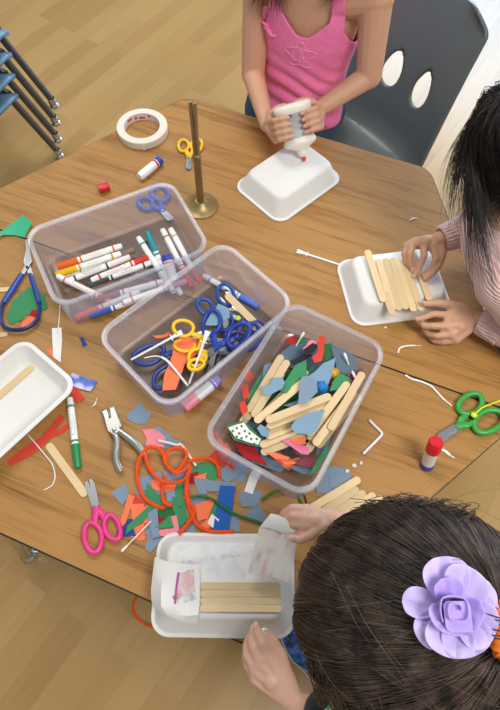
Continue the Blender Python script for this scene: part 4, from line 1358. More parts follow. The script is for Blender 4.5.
# gradient print on the glossy card
card = [o for o in bpy.data.objects if o.get('label', '').startswith('glossy blue and lilac')][0]
mg = bpy.data.materials.new('blue_lilac_card')
mg.use_nodes = True
nt = mg.node_tree
tc = nt.nodes.new('ShaderNodeTexCoord')
n = nt.nodes.new('ShaderNodeTexNoise')
n.inputs['Scale'].default_value = 38
n.inputs['Detail'].default_value = 1
nt.links.new(tc.outputs['Object'], n.inputs['Vector'])
r = ramp(nt, [(.38, '1c4ca8'), (.5, '3f6fc4'), (.58, 'b9aedd'), (.7, 'c9bfe4')])
nt.links.new(n.outputs[0], r.inputs[0])
nt.links.new(r.outputs[0], nt.nodes['Principled BSDF'].inputs['Base Color'])
nt.nodes['Principled BSDF'].inputs['Roughness'].default_value = .25
card.data.materials[0] = mg

# ------------------------------------------------------------------ fuzzy pipe cleaners


def fuzzy(m, pts, r, density, rr=None):
    m.tube(pts, r * .72, 7)
    R2 = rnd
    for a, b in zip(pts, pts[1:]):
        d = (b - a)
        L = d.length
        if L < 1e-5:
            continue
        t = d / L
        u = t.orthogonal().normalized()
        w = t.cross(u)
        for k in range(max(1, int(L * density))):
            p = a + d * R2.random()
            an = R2.uniform(0, 2 * pi)
            o = (u * cos(an) + w * sin(an))
            q = p + (o + t * R2.uniform(-.5, .5)).normalized() * r * R2.uniform(.8, 1.25)
            s = t * .00035 + w.cross(o) * .0002
            va, vb, vc = m.bm.verts.new(p - s), m.bm.verts.new(p + s), m.bm.verts.new(q)
            m.bm.faces.new((va, vb, vc))


def pipe_cleaner(label, paths, col, r=.0039, cat='pipe cleaner', group=None, glitter=False, name='pipe_cleaner'):
    m = MB()
    for p in paths:
        fuzzy(m, bez(p, 8), r, 15000)
    mm = mat('chenille_' + col, col, .35 if glitter else .95, .3 if glitter else 0, var=.2, vscale=400)
    o = m.build(name, mm, None, paths[0][0], smooth=180)
    return tag(o, label, cat, group)


M1 = [V((0.1492, -0.4293, 0.536))]
pipe_cleaner('long orange pipe cleaner coiled in loops over the paper pile',
             [[V((0.0854, -0.3929, 0.534)), V((0.0643, -0.3939, 0.535)), V((0.0449, -0.3879, 0.536)), V((0.0271, -0.3706, 0.538)), V((0.0152, -0.3503, 0.54)), V((0.0117, -0.3281, 0.542)), V((0.0183, -0.3108, 0.544)), V((0.0339, -0.3076, 0.545)), V((0.0457, -0.3128, 0.544)), V((0.0547, -0.3239, 0.543)), V((0.07, -0.3325, 0.543)), V((0.0812, -0.3285, 0.545)), V((0.0848, -0.3125, 0.546)), V((0.0843, -0.2995, 0.546)), V((0.0734, -0.2923, 0.545)), V((0.0614, -0.2949, 0.544)), V((0.0518, -0.3024, 0.543)), V((0.0509, -0.3122, 0.543)), V((0.0568, -0.3245, 0.542)), V((0.0679, -0.3318, 0.544)), V((0.0808, -0.3348, 0.547)), V((0.0911, -0.3254, 0.548)), V((0.0959, -0.316, 0.548)), V((0.1, -0.3251, 0.547)), V((0.0985, -0.3379, 0.545)), V((0.0868, -0.3484, 0.543)), V((0.0697, -0.3546, 0.543)), V((0.0524, -0.3529, 0.544)), V((0.0374, -0.3447, 0.545)), V((0.0234, -0.3318, 0.545)), V((0.0192, -0.32, 0.544))],
              [V((0.0665, -0.3446, 0.542)), V((0.0687, -0.361, 0.539)), V((0.0755, -0.3774, 0.537)), V((0.0834, -0.3845, 0.536)), V((0.0944, -0.3851, 0.535))],
              [V((0.0887, -0.3095, 0.542)), V((0.0961, -0.302, 0.54)), V((0.11, -0.2918, 0.538)), V((0.1234, -0.2888, 0.537)), V((0.1365, -0.2935, 0.536)), V((0.1493, -0.3102, 0.535))],
              [V((0.0993, -0.3281, 0.544)), V((0.1068, -0.3472, 0.539)), V((0.1151, -0.3632, 0.538)), V((0.1288, -0.3734, 0.538)), V((0.1349, -0.3866, 0.538)), V((0.132, -0.3996, 0.537)), V((0.1258, -0.4206, 0.536))],
              [V((0.1004, -0.3346, 0.543)), V((0.1081, -0.3557, 0.539)), V((0.122, -0.3743, 0.537)), V((0.1416, -0.3937, 0.536)), V((0.1594, -0.3982, 0.535)), V((0.1776, -0.3956, 0.534)), V((0.2055, -0.3833, 0.534))]], 'ee5316')
GT = 'green tinsel stems'
pipe_cleaner('green tinsel stem running across the coral scrap and blue rectangle', [[V((0.1158, -0.3609, 0.537)), V((0.1301, -0.3529, 0.536)), V((0.1519, -0.3493, 0.536)), V((0.1717, -0.3536, 0.536)), V((0.1928, -0.3572, 0.536)), V((0.2153, -0.3564, 0.535)), V((0.2357, -0.3547, 0.534)), V((0.2566, -0.3547, 0.534))]], '27702a', .0030, 'tinsel stem', GT, True)
pipe_cleaner('green tinsel stem arched under the corner of the craft stick bin', [[V((0.2286, -0.3189, 0.533)), V((0.2354, -0.3094, 0.535)), V((0.2464, -0.2968, 0.538)), V((0.2622, -0.2872, 0.54)), V((0.2761, -0.2866, 0.539)), V((0.2862, -0.2942, 0.536)), V((0.2947, -0.3024, 0.533))]], '35752a', .0030, 'tinsel stem', GT, True)
pipe_cleaner('dark red bit of tinsel stem by the fanned craft sticks', [[V((0.2895, -0.2831, 0.533)), V((0.2965, -0.2928, 0.533)), V((0.2998, -0.3021, 0.533))]], '5a1a1c', .0018, 'tinsel stem', None, True)
m = MB()
fuzzy(m, bez([V((0.0278, -0.5208, 0.12)), V((0.0264, -0.5392, 0.1)), V((0.0383, -0.5548, 0.08)), V((0.0594, -0.5619, 0.05)), V((0.0788, -0.5591, 0.02)), V((0.1115, -0.5518, 0.004))], 8), .0042, 9000)
o = m.build('pipe_cleaner', mat('chenille_ee5316', 'ee5316', .95), None, V((0.1111, -0.5518, 0)))
tag(o, 'dark orange pipe cleaner curling down beyond the table edge to the floor', 'pipe cleaner')

# ------------------------------------------------------------------ pompoms


def pompom(label, p, r, col):
    m = MB()
    m.ell(p, (r * .8,) * 3, None, 12, 8)
    for k in range(700):
        d = V((rnd.gauss(0, 1), rnd.gauss(0, 1), rnd.gauss(0, 1))).normalized()
        u = d.orthogonal().normalized() * .0006
        m.bm.faces.new([m.bm.verts.new(q) for q in (p + d * r * .6 - u, p + d * r * .6 + u, p + (d + V((rnd.gauss(0, .12), rnd.gauss(0, .12), rnd.gauss(0, .12)))) * r)])
    o = m.build('pompom', mat('pompom_' + col, col, .95), None, p, smooth=180)
    tag(o, label, 'pompom', 'pompoms in the bin')


pompom('magenta pompom at the side wall of the craft stick bin', V((0.3057, -0.0777, 0.6)), .0125, '8d2473')
pompom('bright blue pompom between the sky-blue scrap and the green one', V((0.2563, -0.1185, 0.6)), .011, '2f8fd6')
pompom('yellow pompom half hidden behind the sky-blue scrap', V((0.2668, -0.0835, 0.596)), .010, 'e0b52a')

# ------------------------------------------------------------------ white plastic spreaders, straws, swabs, strips


def spreader(label, tip, end, group=None, ln=None):
    """flat flared tip, a little cross guard, then a thin square stem"""
    d = end - tip
    L = ln or d.length
    t = thing('glue_spreader', label, 'glue spreader', lay(tip, tip + d.normalized() * L).translation, lay(tip, tip + d.normalized() * L).to_euler(), group)
    h = L / 2
    m = MB()
    m.prism([(-h + .021, -.0019), (h - .001, -.0016), (h, 0), (h - .001, .0016), (-h + .021, .0019)], -.0013, .0013)
    m.build('stem', M_white, t, smooth=0)
    m = MB()
    m.loft([[V((-h, y, z)) for y, z in ((-.0052, -.0004), (.0052, -.0004), (.0052, .0004), (-.0052, .0004))],
            [V((-h + .004, y, z)) for y, z in ((-.0050, -.0008), (.0050, -.0008), (.0050, .0008), (-.0050, .0008))],
            [V((-h + .022, y, z)) for y, z in ((-.0020, -.0014), (.0020, -.0014), (.0020, .0014), (-.0020, .0014))]])
    m.build('spreading_tip', M_white, t, smooth=0)
    m = MB()
    m.box((-h + .0215, 0, 0), (.0022, .0125, .0034), None, .0006)
    m.build('guard', M_white, t)
    return t


spreader('white plastic glue spreader lying alone against the foam tray', V((0.1067, 0.1877, 0.5325)), V((0.2001, 0.1883, 0.5325)))
spreader('white glue spreader in the scissors bin crossing to the far corner', V((-0.0145, -0.1024, 0.58)), V((-0.0824, -0.179, 0.556)), 'spreaders in the bin')
spreader('white glue spreader standing steeply among the blue handles', V((0.0314, -0.0885, 0.592)), V((0.0335, -0.1808, 0.552)), 'spreaders in the bin')


def strip(name, label, cat, pts, r, m_, flat=1.0, group=None, n=6):
    m = MB()
    m.tube(bez(pts, n), r, 8, flat)
    return tag(m.build(name, m_, None, pts[0], smooth=180), label, cat, group)


M_straw = mat('white_straw', 'e9e3e2', .4)
strip('plastic_strip', 'curved white plastic strip in the near corner of the scissors bin', 'plastic strip', [V((-0.0574, -0.1721, 0.57)), V((-0.0384, -0.1616, 0.573)), V((-0.021, -0.1609, 0.573)), V((-0.005, -0.1666, 0.568)), V((0.0167, -0.1769, 0.56)), V((0.0335, -0.185, 0.552))], [.0012] * 10 + [.0022] * 21, M_white, .5)
strip('plastic_strip', 'curved white sliver near the pink sleeve', 'plastic strip', [V((0.3643, 0.0365, 0.5315)), V((0.3649, 0.0482, 0.5318)), V((0.3743, 0.0567, 0.532)), V((0.3864, 0.063, 0.5318)), V((0.4009, 0.0684, 0.531))], [.002] * 10 + [.0016] * 10 + [.0007] * 5, M_white, .6)
strip('plastic_strip', 'crooked white plastic strip beside the black seam', 'plastic strip', [V((0.3884, -0.0036, 0.532)), V((0.4025, -0.0066, 0.532)), V((0.4192, -0.0052, 0.532)), V((0.4385, -0.007, 0.532)), V((0.4493, -0.0134, 0.532)), V((0.4668, -0.0244, 0.532)), V((0.4832, -0.0311, 0.5315))], [.0022] * 31 + [.0014] * 6, M_white, .7)
strip('bent_straw', 'pink striped bent straw piece right of the craft stick bin', 'straw', [V((0.3521, -0.1151, 0.533)), V((0.3652, -0.1219, 0.533)), V((0.3781, -0.1287, 0.5332)), V((0.3804, -0.1338, 0.5332)), V((0.3757, -0.1456, 0.533)), V((0.367, -0.1649, 0.533)), V((0.3605, -0.1792, 0.533))], .0026, M_straw)
strip('bent_straw', 'white bent straw lying on the pink and grey scraps', 'straw', [V((0.0251, -0.2924, 0.536)), V((0.041, -0.2897, 0.536)), V((0.0588, -0.2872, 0.536)), V((0.0628, -0.2836, 0.536)), V((0.0722, -0.2875, 0.536)), V((0.0831, -0.2946, 0.536)), V((0.1043, -0.3084, 0.5355))], .0024, M_straw)
strip('paper_sliver', 'short white sliver beside the red capped glue stick', 'paper sliver', [V((0.4821, -0.1186, 0.531)), V((0.4909, -0.1191, 0.5315)), V((0.5007, -0.1227, 0.531)), V((0.5092, -0.1248, 0.5306))], [.0012] * 3 + [.003] * 9 + [.0012] * 7, M_paper['white'], .3)
strip('paper_sliver', 'tiny white sliver on the dark stretch of table near the pink sleeve', 'paper sliver', [V((0.301, 0.3579, 0.5312)), V((0.3072, 0.3677, 0.5316)), V((0.3169, 0.3738, 0.531))], [.0007] * 4 + [.0019] * 5 + [.0008] * 4, M_paper['white'], .4)
strip('paper_sliver', 'thin white sliver near the jaws of the hole punch', 'paper sliver', [V((-0.114, -0.2802, 0.531)), V((-0.1101, -0.2725, 0.5314)), V((-0.1131, -0.2599, 0.531))], [.0005] * 4 + [.0013] * 5 + [.0005] * 4, M_paper['white'], .4)
strip('string', 'white string curling over the loose craft stick and red ribbon', 'string', [V((-0.1894, -0.3675, 0.532)), V((-0.1657, -0.3772, 0.534)), V((-0.1412, -0.3882, 0.534)), V((-0.122, -0.3974, 0.534)), V((-0.1083, -0.4116, 0.532)), V((-0.1038, -0.426, 0.531)), V((-0.108, -0.4349, 0.531)), V((-0.1123, -0.4403, 0.531))], .0011, M_paper['white'])
strip('string', 'thin white string tied to the paper tag, under the marker bin', 'string', [V((-0.2749, -0.1151, 0.532)), V((-0.264, -0.1353, 0.532)), V((-0.2525, -0.1579, 0.533)), V((-0.2454, -0.1716, 0.533))], .0012, M_paper['white'])
m = MB()
for x, y in ((389, 457), (383, 461)):
    pass
for lab, (p, r) in (('larger white foam crumb by the craft stick bin corner', (V((0.3522, -0.2043, 0.532)), .0034)), ('smaller white foam crumb by the craft stick bin corner', (V((0.362, -0.1954, 0.5318)), .0027)), ('foam crumb at the edge of the blue-grey clump', (V((0.344, -0.2184, 0.533)), .0032)),
                    ('foam crumb below the sloping side of the stick covered tray', (V((0.3271, 0.0815, 0.5314)), .0022))):
    m = MB()
    m.ell(p, (r * 1.3, r, r * .8), Matrix.Rotation(rnd.uniform(0, 3), 3, 'Z'), 10, 7)
    for v in m.bm.verts:
        v.co += V((rnd.uniform(-1, 1), rnd.uniform(-1, 1), 0)) * r * .1
    tag(m.build('foam_crumb', M_foam, None, p), lab, 'foam crumb', 'foam crumbs on the table')


def swab(label, a, b, head=True):
    t = thing('cotton_swab', label, 'cotton swab', a)
    m = MB()
    m.tube([a, b], .0011, 8)
    m.build('shaft', M_white, t, a)
    d = (b - a).normalized()
    m = MB()
    m.tube([a - d * .004, a - d * .003, a, a + d * .006, a + d * .010], [.0006, .0019, .0025, .0022, .0011], 10)
    m.build('cotton_tip', mat('cotton', 'f2efe9', .95), t, a)


swab('cotton swab lying across the coral rectangle below the pile', V((0.0539, -0.4759, 0.5326)), V((0.0753, -0.4192, 0.536)))
swab('white swab standing out of the far corner of the craft stick bin', V((0.1933, -0.042, 0.615)), V((0.1881, -0.0588, 0.596)))
swab('white swab on the slate paper at the end wall of the bin', V((0.2738, -0.0483, 0.606)), V((0.2861, -0.0609, 0.6)))
swab('white swab leaning beside the magenta pompom', V((0.2969, -0.0805, 0.614)), V((0.3112, -0.0897, 0.6)))

# ------------------------------------------------------------------ glue bottle, cut foam pieces
GA = V((-0.0108, 0.4395, 0.67))      # base of the upturned bottle
GN = V((0.0469, 0.389, 0.5775))   # nozzle tip
d = (GN - GA).normalized()
side = (CR @ V((1, .05, 0)))
side = (side - d * side.dot(d)).normalized()
fr_ = side.cross(d)
if fr_.dot(CP - GA) < 0:
    fr_ = -fr_
BM = Matrix((side, fr_, d)).transposed().to_4x4()
BM.translation = GA
t = thing('glue_bottle', 'white glue bottle held upside down and squeezed over the foam tray', 'glue bottle', GA, BM.to_euler())
Lb = (GN - GA).length
M_bot = mat('bottle_white', 'ece9dc', .4, spec=.5, sss=.05)
m = MB()
rings = []
for z, rx, ry in ((.0, .022, .012), (.0006, .030, .018), (.003, .0345, .0215), (.007, .036, .023), (.016, .0345, .021), (.026, .030, .017), (.036, .025, .0125), (.048, .0225, .0105), (.058, .024, .0125), (.066, .0285, .017),
                  (.071, .031, .020), (.075, .0315, .0205), (.079, .029, .0185), (.084, .020, .0145), (.088, .012, .012), (.090, .0105, .0105)):
    rings.append([V((rx * 1.14 * (abs(cos(a)) ** .8) * (1 if cos(a) > 0 else -1), 1.1 * ry * sin(a), z * Lb / .112)) for a in [2 * pi * k / 36 for k in range(36)]])
m.loft(rings)
bod = m.build('bottle_body', M_bot, t, smooth=60)
m = MB()
lr = []
for z in (.018, .024, .030, .038, .046, .054, .060, .064):
    s = None
    for (z0, x0, y0), (z1, x1, y1) in zip(((.016, .0345, .021), (.026, .030, .017), (.036, .025, .0125), (.048, .0225, .0105), (.058, .024, .0125)), ((.026, .030, .017), (.036, .025, .0125), (.048, .0225, .0105), (.058, .024, .0125), (.066, .0285, .017))):
        if z0 <= z <= z1:
            k = (z - z0) / (z1 - z0)
            s = (x0 + (x1 - x0) * k, y0 + (y1 - y0) * k)
    lr.append([V(((s[0] + .0004) * 1.14 * (abs(cos(a)) ** .8) * (1 if cos(a) > 0 else -1), (s[1] + .0004) * 1.1 * sin(a), z * Lb / .112)) for a in [radians(25 + 130 * k / 16) for k in range(17)]])
m.loft(lr, closed=False)
m.build('label', mat('bottle_label', 'b9bab8', .45, var=.12, vscale=120), bod, smooth=60)
m = MB()
m.loft([[V((-.018 + .012 * u, .0238 - .0018 * v + .0002, (.0185 + .0055 * v) * Lb / .112)) for u in (0, .5, 1)] for v in (0, 1)], closed=False)
m.build('label_print', mat('bottle_print', '5d6468', .5), bod)
m = MB()
k = Lb / .112
m.lathe([(.0098, .088 * k), (.0112, .0895 * k), (.0112, .097 * k), (.0085, .1 * k), (.0055, .103 * k), (0, .103 * k)], n=24)
m.build('collar', M_bot, t)
m = MB()
m.lathe([(0, .1025 * k), (.0052, .1025 * k), (.0048, .107 * k), (.003, .1118 * k), (0, .112 * k)], n=18)
m.build('nozzle', plas('orange_nozzle', 'e2431b'), t)

M_stain = bpy.data.materials.new('stained_foam')
M_stain.use_nodes = True
nt = M_stain.node_tree
b = nt.nodes['Principled BSDF']
b.inputs['Roughness'].default_value = .7
tc = nt.nodes.new('ShaderNodeTexCoord')
mp = nt.nodes.new('ShaderNodeMapping')
mp.inputs['Scale'].default_value = (70, 30, 40)
nt.links.new(tc.outputs['Object'], mp.inputs[0])
n = nt.nodes.new('ShaderNodeTexNoise')
n.inputs['Detail'].default_value = 6
n.inputs['Scale'].default_value = 1.2
nt.links.new(mp.outputs[0], n.inputs['Vector'])
r = ramp(nt, [(.26, 'c9938c'), (.36, 'dfc4bb'), (.46, 'e9dfd7'), (.6, 'ece7e1')])
nt.links.new(n.outputs[0], r.inputs[0])
nt.links.new(r.outputs[0], b.inputs['Base Color'])

# paint stains on the tray by the table edge: thin dried paint films
tr3 = [o for o in bpy.data.objects if o.get('label', '').endswith('over the table edge')][0]
bpy.context.view_layer.update()


def stain(name, poly, h, col, loc, parent, alpha=.5, sc=120, lo=.45):
    m = MB()
    f = m.bm.faces.new([m.bm.verts.new((x, y, TZ + h)) for x, y in poly])
    bmesh.ops.triangulate(m.bm, faces=[f])
    ms = bpy.data.materials.new(name)
    ms.use_nodes = True
    nt = ms.node_tree
    b = nt.nodes['Principled BSDF']
    b.inputs['Base Color'].default_value = hexc(col)
    b.inputs['Roughness'].default_value = .6
    tc = nt.nodes.new('ShaderNodeTexCoord')
    n = nt.nodes.new('ShaderNodeTexNoise')
    n.inputs['Scale'].default_value = sc
    n.inputs['Detail'].default_value = 5
    nt.links.new(tc.outputs['Object'], n.inputs['Vector'])
    mr = nt.nodes.new('ShaderNodeMapRange')
    mr.inputs['From Min'].default_value = lo
    mr.inputs['From Max'].default_value = lo + .25
    mr.inputs['To Max'].default_value = alpha
    nt.links.new(n.outputs[0], mr.inputs['Value'])
    nt.links.new(mr.outputs[0], b.inputs['Alpha'])
    o = m.build(name, ms, None, loc)
    o.parent = parent
    o.matrix_parent_inverse = parent.matrix_world.inverted()
    return o


l3 = V((.222, -.461, TZ + .05))
stain('purple_stain', [(0.1297, -0.444), (0.2502, -0.3932), (0.2806, -0.4047), (0.2941, -0.4333), (0.1915, -0.4751), (0.1514, -0.4673)], .0507, 'b5a6cf', l3, tr3, .16, 45, .45)
stain('purple_stain', [(0.1451, -0.4651), (0.1618, -0.4558), (0.2157, -0.4238), (0.2371, -0.4126), (0.2392, -0.4177), (0.1972, -0.4413), (0.165, -0.4628), (0.1479, -0.4688)], .0509, 'a48dc8', l3, tr3, .26, 110, .42)
stain('purple_stain', [(0.2044, -0.5037), (0.3074, -0.4617), (0.3119, -0.4736), (0.2093, -0.5145)], .0507, '8f8299', l3, tr3, .35, 60, .35)

# cut foam corner piece lying over the end of the painted tray
t = thing('foam_cutting', 'cut corner piece of white foam with a pink paint patch on the painted tray', 'foam piece', V((0.1419, -0.5092, 0.583)))
o = V((0.1419, -0.5092, 0.583))


def foam_sheet(m, rows, th=.003):
    """rows: grid of world points on the upper face"""
    nr, nc = len(rows), len(rows[0])
    vs = [[m.bm.verts.new(p) for p in r] for r in rows]
    for i in range(nr - 1):
        for j in range(nc - 1):
            m.bm.faces.new((vs[i][j], vs[i][j + 1], vs[i + 1][j + 1], vs[i + 1][j]))
    bmesh.ops.recalc_face_normals(m.bm, faces=m.bm.faces)
    up = sum((f.normal for f in m.bm.faces), V())
    if up.z < 0:
        bmesh.ops.reverse_faces(m.bm, faces=m.bm.faces)
    m.bm.normal_update()
    r = bmesh.ops.extrude_face_region(m.bm, geom=m.bm.faces[:])
    ex = [e for e in r['geom'] if isinstance(e, bmesh.types.BMVert)]
    nn = {v: v.normal.copy() for v in ex}
    for v in ex:
        v.co -= V((0, 0, 1)) * th * .3 + nn[v] * th * .7 if nn[v].z > 0 else -nn[v] * th
    return m


m = MB()
foam_sheet(m, [[V((0.1137, -0.4704, 0.58)), V((0.133, -0.4705, 0.59)), V((0.151, -0.4663, 0.592)), V((0.1655, -0.462, 0.59)), V((0.1813, -0.4562, 0.588))],
               [V((0.1204, -0.4915, 0.576)), V((0.1377, -0.4901, 0.593)), V((0.1536, -0.4857, 0.5872)), V((0.1738, -0.4806, 0.586)), V((0.19, -0.4745, 0.586))],
               [V((0.1284, -0.5143, 0.574)), V((0.1469, -0.5127, 0.594)), V((0.1629, -0.5073, 0.5872)), V((0.1828, -0.5, 0.586)), V((0.1986, -0.4935, 0.586))],
               [V((0.1361, -0.5276, 0.574)), V((0.1546, -0.5286, 0.593)), V((0.1706, -0.519, 0.588)), V((0.1882, -0.5117, 0.5865)), V((0.2039, -0.5062, 0.5865))],
               [V((0.1525, -0.5368, 0.57)), V((0.1666, -0.5365, 0.582)), V((0.1785, -0.5305, 0.592)), V((0.195, -0.5255, 0.59)), V((0.2076, -0.5184, 0.5885))],
               [V((0.1666, -0.5393, 0.57)), V((0.1746, -0.539, 0.574)), V((0.1866, -0.5363, 0.58)), V((0.1977, -0.5332, 0.58)), V((0.2099, -0.5291, 0.58))]])
fc = m.build('foam_sheet', M_foam, t, o, smooth=50)
bpy.context.view_layer.update()
l4 = V((0.1426, -0.5094, 0.587))
ms_ = [('pink_stain', [(0.1517, -0.4684), (0.1745, -0.4615), (0.1908, -0.4928), (0.179, -0.5023), (0.1698, -0.5129)], .0585, 'e6a3a8', .5, 60, .3),
       ('magenta_stain', [(0.1509, -0.4668), (0.1548, -0.4662), (0.1606, -0.4816), (0.165, -0.4987), (0.172, -0.5175), (0.1694, -0.5186), (0.1625, -0.4997), (0.1566, -0.4809)], .0587, 'b23a9c', .95, 60, .2),
       ('grey_stain', [(0.1625, -0.5104), (0.1707, -0.501), (0.1912, -0.4959), (0.1992, -0.5), (0.187, -0.5087), (0.1711, -0.5179)], .0586, '8d8490', .55, 70, .42)]
for nm, pl_, h, c_, al, sc, lo in ms_:
    stain(nm, pl_, h, c_, l4, t, al, sc, lo)

# held foam piece
t = thing('foam_cutting', 'torn white foam piece with brownish stains, pinched in a hand', 'foam piece', V((0.2749, -0.3934, 0.62)))
o = V((0.2749, -0.3934, 0.62))
m = MB()
foam_sheet(m, [[V((0.2552, -0.3617, 0.655)), V((0.2655, -0.3611, 0.658)), V((0.2801, -0.3618, 0.66)), V((0.299, -0.366, 0.66))],
               [V((0.2506, -0.3725, 0.654)), V((0.2638, -0.3717, 0.657)), V((0.2795, -0.3726, 0.658)), V((0.2997, -0.3715, 0.658))],
               [V((0.2459, -0.3844, 0.644)), V((0.2599, -0.3807, 0.649)), V((0.2779, -0.3799, 0.651)), V((0.3018, -0.3817, 0.65))],
               [V((0.2478, -0.4032, 0.634)), V((0.2651, -0.4016, 0.638)), V((0.2835, -0.3991, 0.64)), V((0.3062, -0.3992, 0.64))],
               [V((0.2504, -0.4237, 0.622)), V((0.2681, -0.4203, 0.625)), V((0.2887, -0.4198, 0.628)), V((0.3105, -0.4187, 0.628))],
               [V((0.2523, -0.4426, 0.612)), V((0.2716, -0.4406, 0.614)), V((0.2911, -0.4344, 0.617)), V((0.3125, -0.4336, 0.618))]], .0032)
m.build('foam_sheet', M_stain, t, o, smooth=50)
m = MB()
foam_sheet(m, [[V((0.2545, -0.3613, 0.6562)), V((0.2652, -0.3605, 0.6592)), V((0.2798, -0.3613, 0.6612)), V((0.2991, -0.3653, 0.6612))],
               [V((0.2505, -0.3724, 0.6555)), V((0.2636, -0.3716, 0.6585)), V((0.2794, -0.3725, 0.6595)), V((0.2995, -0.3714, 0.6595))],
               [V((0.2463, -0.3833, 0.6465)), V((0.2596, -0.3803, 0.6515)), V((0.2691, -0.38, 0.6525)), V((0.2802, -0.3798, 0.6525))]], .0012)
m.build('clean_rim', M_foam, t, o, smooth=50)

# ------------------------------------------------------------------ people


def solidify(m, voxel, smooth=4, name='body', ratio=1.0):
    """fuse overlapping shapes into one continuous surface"""
    me = m.mesh(name)
    o = bpy.data.objects.new('fuse', me)
    COL.objects.link(o)
    md = o.modifiers.new('r', 'REMESH')
    md.mode = 'VOXEL'
    md.voxel_size = voxel
    md = o.modifiers.new('s', 'SMOOTH')
    md.factor = .5
    md.iterations = smooth
    if ratio < 1:
        md = o.modifiers.new('d', 'DECIMATE')
        md.ratio = ratio
    dg = bpy.context.evaluated_depsgraph_get()
    out = bpy.data.meshes.new_from_object(o.evaluated_get(dg))
    bpy.data.objects.remove(o)
    bpy.data.meshes.remove(me)
    out.name = name
    return out


def put(name, me, m, parent, origin, smooth=180, cut=None, thick=0.0):
    """cut(p) -> True keeps the vertex at world point p"""
    bm = bmesh.new()
    bm.from_mesh(me)
    if cut:
        bmesh.ops.delete(bm, geom=[v for v in bm.verts if not cut(v.co)], context='VERTS')
        for k in range(6):   # even out the cut edge
            new = {}
            for v in bm.verts:
                if v.is_boundary:
                    nb = [e.other_vert(v) for e in v.link_edges if e.is_boundary]
                    if len(nb) == 2:
                        new[v] = (v.co * 2 + nb[0].co + nb[1].co) / 4
            for v, c in new.items():
                v.co = c
    bm.transform(Matrix.Translation(-V(origin)))
    bm.to_mesh(me)
    bm.free()
    me.name = name
    o = link(name, me, m, parent, None, smooth)
    if thick:
        md = o.modifiers.new('cloth', 'SOLIDIFY')
        md.thickness = thick
        md.offset = 1
    return o


def skin(name, col):
    return mat(name, col, .48, spec=.4, sss=.12, var=.05, vscale=45, bump=.05, bscale=500)


def hand_caps(m, wrist, mcp, fingers, thumb, s=1.0):
    for k, q in enumerate(mcp):
        m.cap(wrist, .0125 * s, q, .0078 * s, 12)
    for a, b in zip(mcp, mcp[1:]):
        m.cap(a, .0078 * s, b, .0076 * s, 12)
    pal = (mcp[0] + mcp[1] + mcp[2] + mcp[3] + wrist * 2) / 6
    m.ell(pal, (.0145 * s,) * 3)
    for k, f in enumerate(fingers):
        q = (.97, 1.0, .97, .86)[k] * s
        m.cap(mcp[k], .0074 * q, f[0], .0066 * q, 12)
        m.cap(f[0], .0066 * q, f[1], .0058 * q, 12)
        m.cap(f[1], .0058 * q, f[2], .0050 * q, 12)
    c, p, i, t_ = thumb
    m.cap(wrist, .0115 * s, c, .0105 * s, 12)
    m.cap(c, .0105 * s, p, .0082 * s, 12)
    m.cap(c, .0095 * s, mcp[0], .0075 * s, 12)
    m.cap(p, .0082 * s, i, .0072 * s, 12)
    m.cap(i, .0072 * s, t_, .0054 * s, 12)


def nail(parent, origin, mt, tip, prev, out, s=1.0):
    """small nail on the back of a finger tip"""
    d = (tip - prev).normalized()
    n = (out - d * out.dot(d)).normalized()
    x = d.cross(n)
    m = MB()
    m.ell(tip + n * .0040 * s + d * .0006, (.0036 * s, .0046 * s, .0014 * s), Matrix((x, d, n)).transposed(), 10, 6)
    m.build('fingernail', mt, parent, origin)


def rings(m, data, n=28):
    """torso: list of (centre, rx, ry, turn in degrees)"""
    out = []
    for c, rx, ry, a in data:
        R = Matrix.Rotation(radians(a), 3, 'Z')
        out.append([V(c) + R @ V((rx * cos(2 * pi * k / n), ry * sin(2 * pi * k / n), 0)) for k in range(n)])
    return m.loft(out)


def head_caps(m, c, f, u, r=.075):
    """skull, face, jaw, nose, ears, eye sockets; f = where the face looks, u = crown"""
    f = f.normalized()
    u = (u - f * u.dot(f)).normalized()
    s = f.cross(u)
    R = Matrix((s, f, u)).transposed()
    m.ell(c + u * r * .12 - f * r * .08, (r * .96, r * 1.12, r * 1.06), R, 24, 16)
    m.ell(c + f * r * .30 - u * r * .42, (r * .74, r * .72, r * .74), R, 20, 12)
    m.ell(c + f * r * .58 - u * r * .92, (r * .34, r * .26, r * .22), R)
    m.cap(c + f * r * 1.0 + u * r * .02, r * .09, c + f * r * 1.13 - u * r * .26, r * .13)
    for k in (-1, 1):
        m.ell(c + s * r * .97 * k - u * r * .12 - f * r * .05, (r * .10, r * .19, r * .27), R)
        m.ell(c + f * r * .74 + s * r * .42 * k - u * r * .40, (r * .28, r * .26, r * .28), R)
        m.ell(c + f * r * .93 - u * r * (.60 + .05 * k), (r * .22, r * .09, r * .055), R)
    return R


def face_parts(c, R, r, t, o, lipc='b5655c'):
    s, f, u = R.col[0], R.col[1], R.col[2]
    m = MB()
    for k in (-1, 1):
        m.ell(c + f * r * .93 + s * r * .36 * k - u * r * .04, (r * .14, r * .08, r * .085), R)
    e = m.build('eyes', mat('eye_white', 'e8e4df', .3), t, o)
    m = MB()
    for k in (-1, 1):
        m.ell(c + f * r * .985 + s * r * .36 * k - u * r * .04, (r * .062, r * .04, r * .062), R)
    m.build('irises', mat('eye_brown', '3a2417', .2), e, o)
    m = MB()
    m.ell(c + f * r * 1.0 - u * r * .60, (r * .22, r * .05, r * .07), R)
    m.build('lips', mat('lips', lipc, .45), t, o)


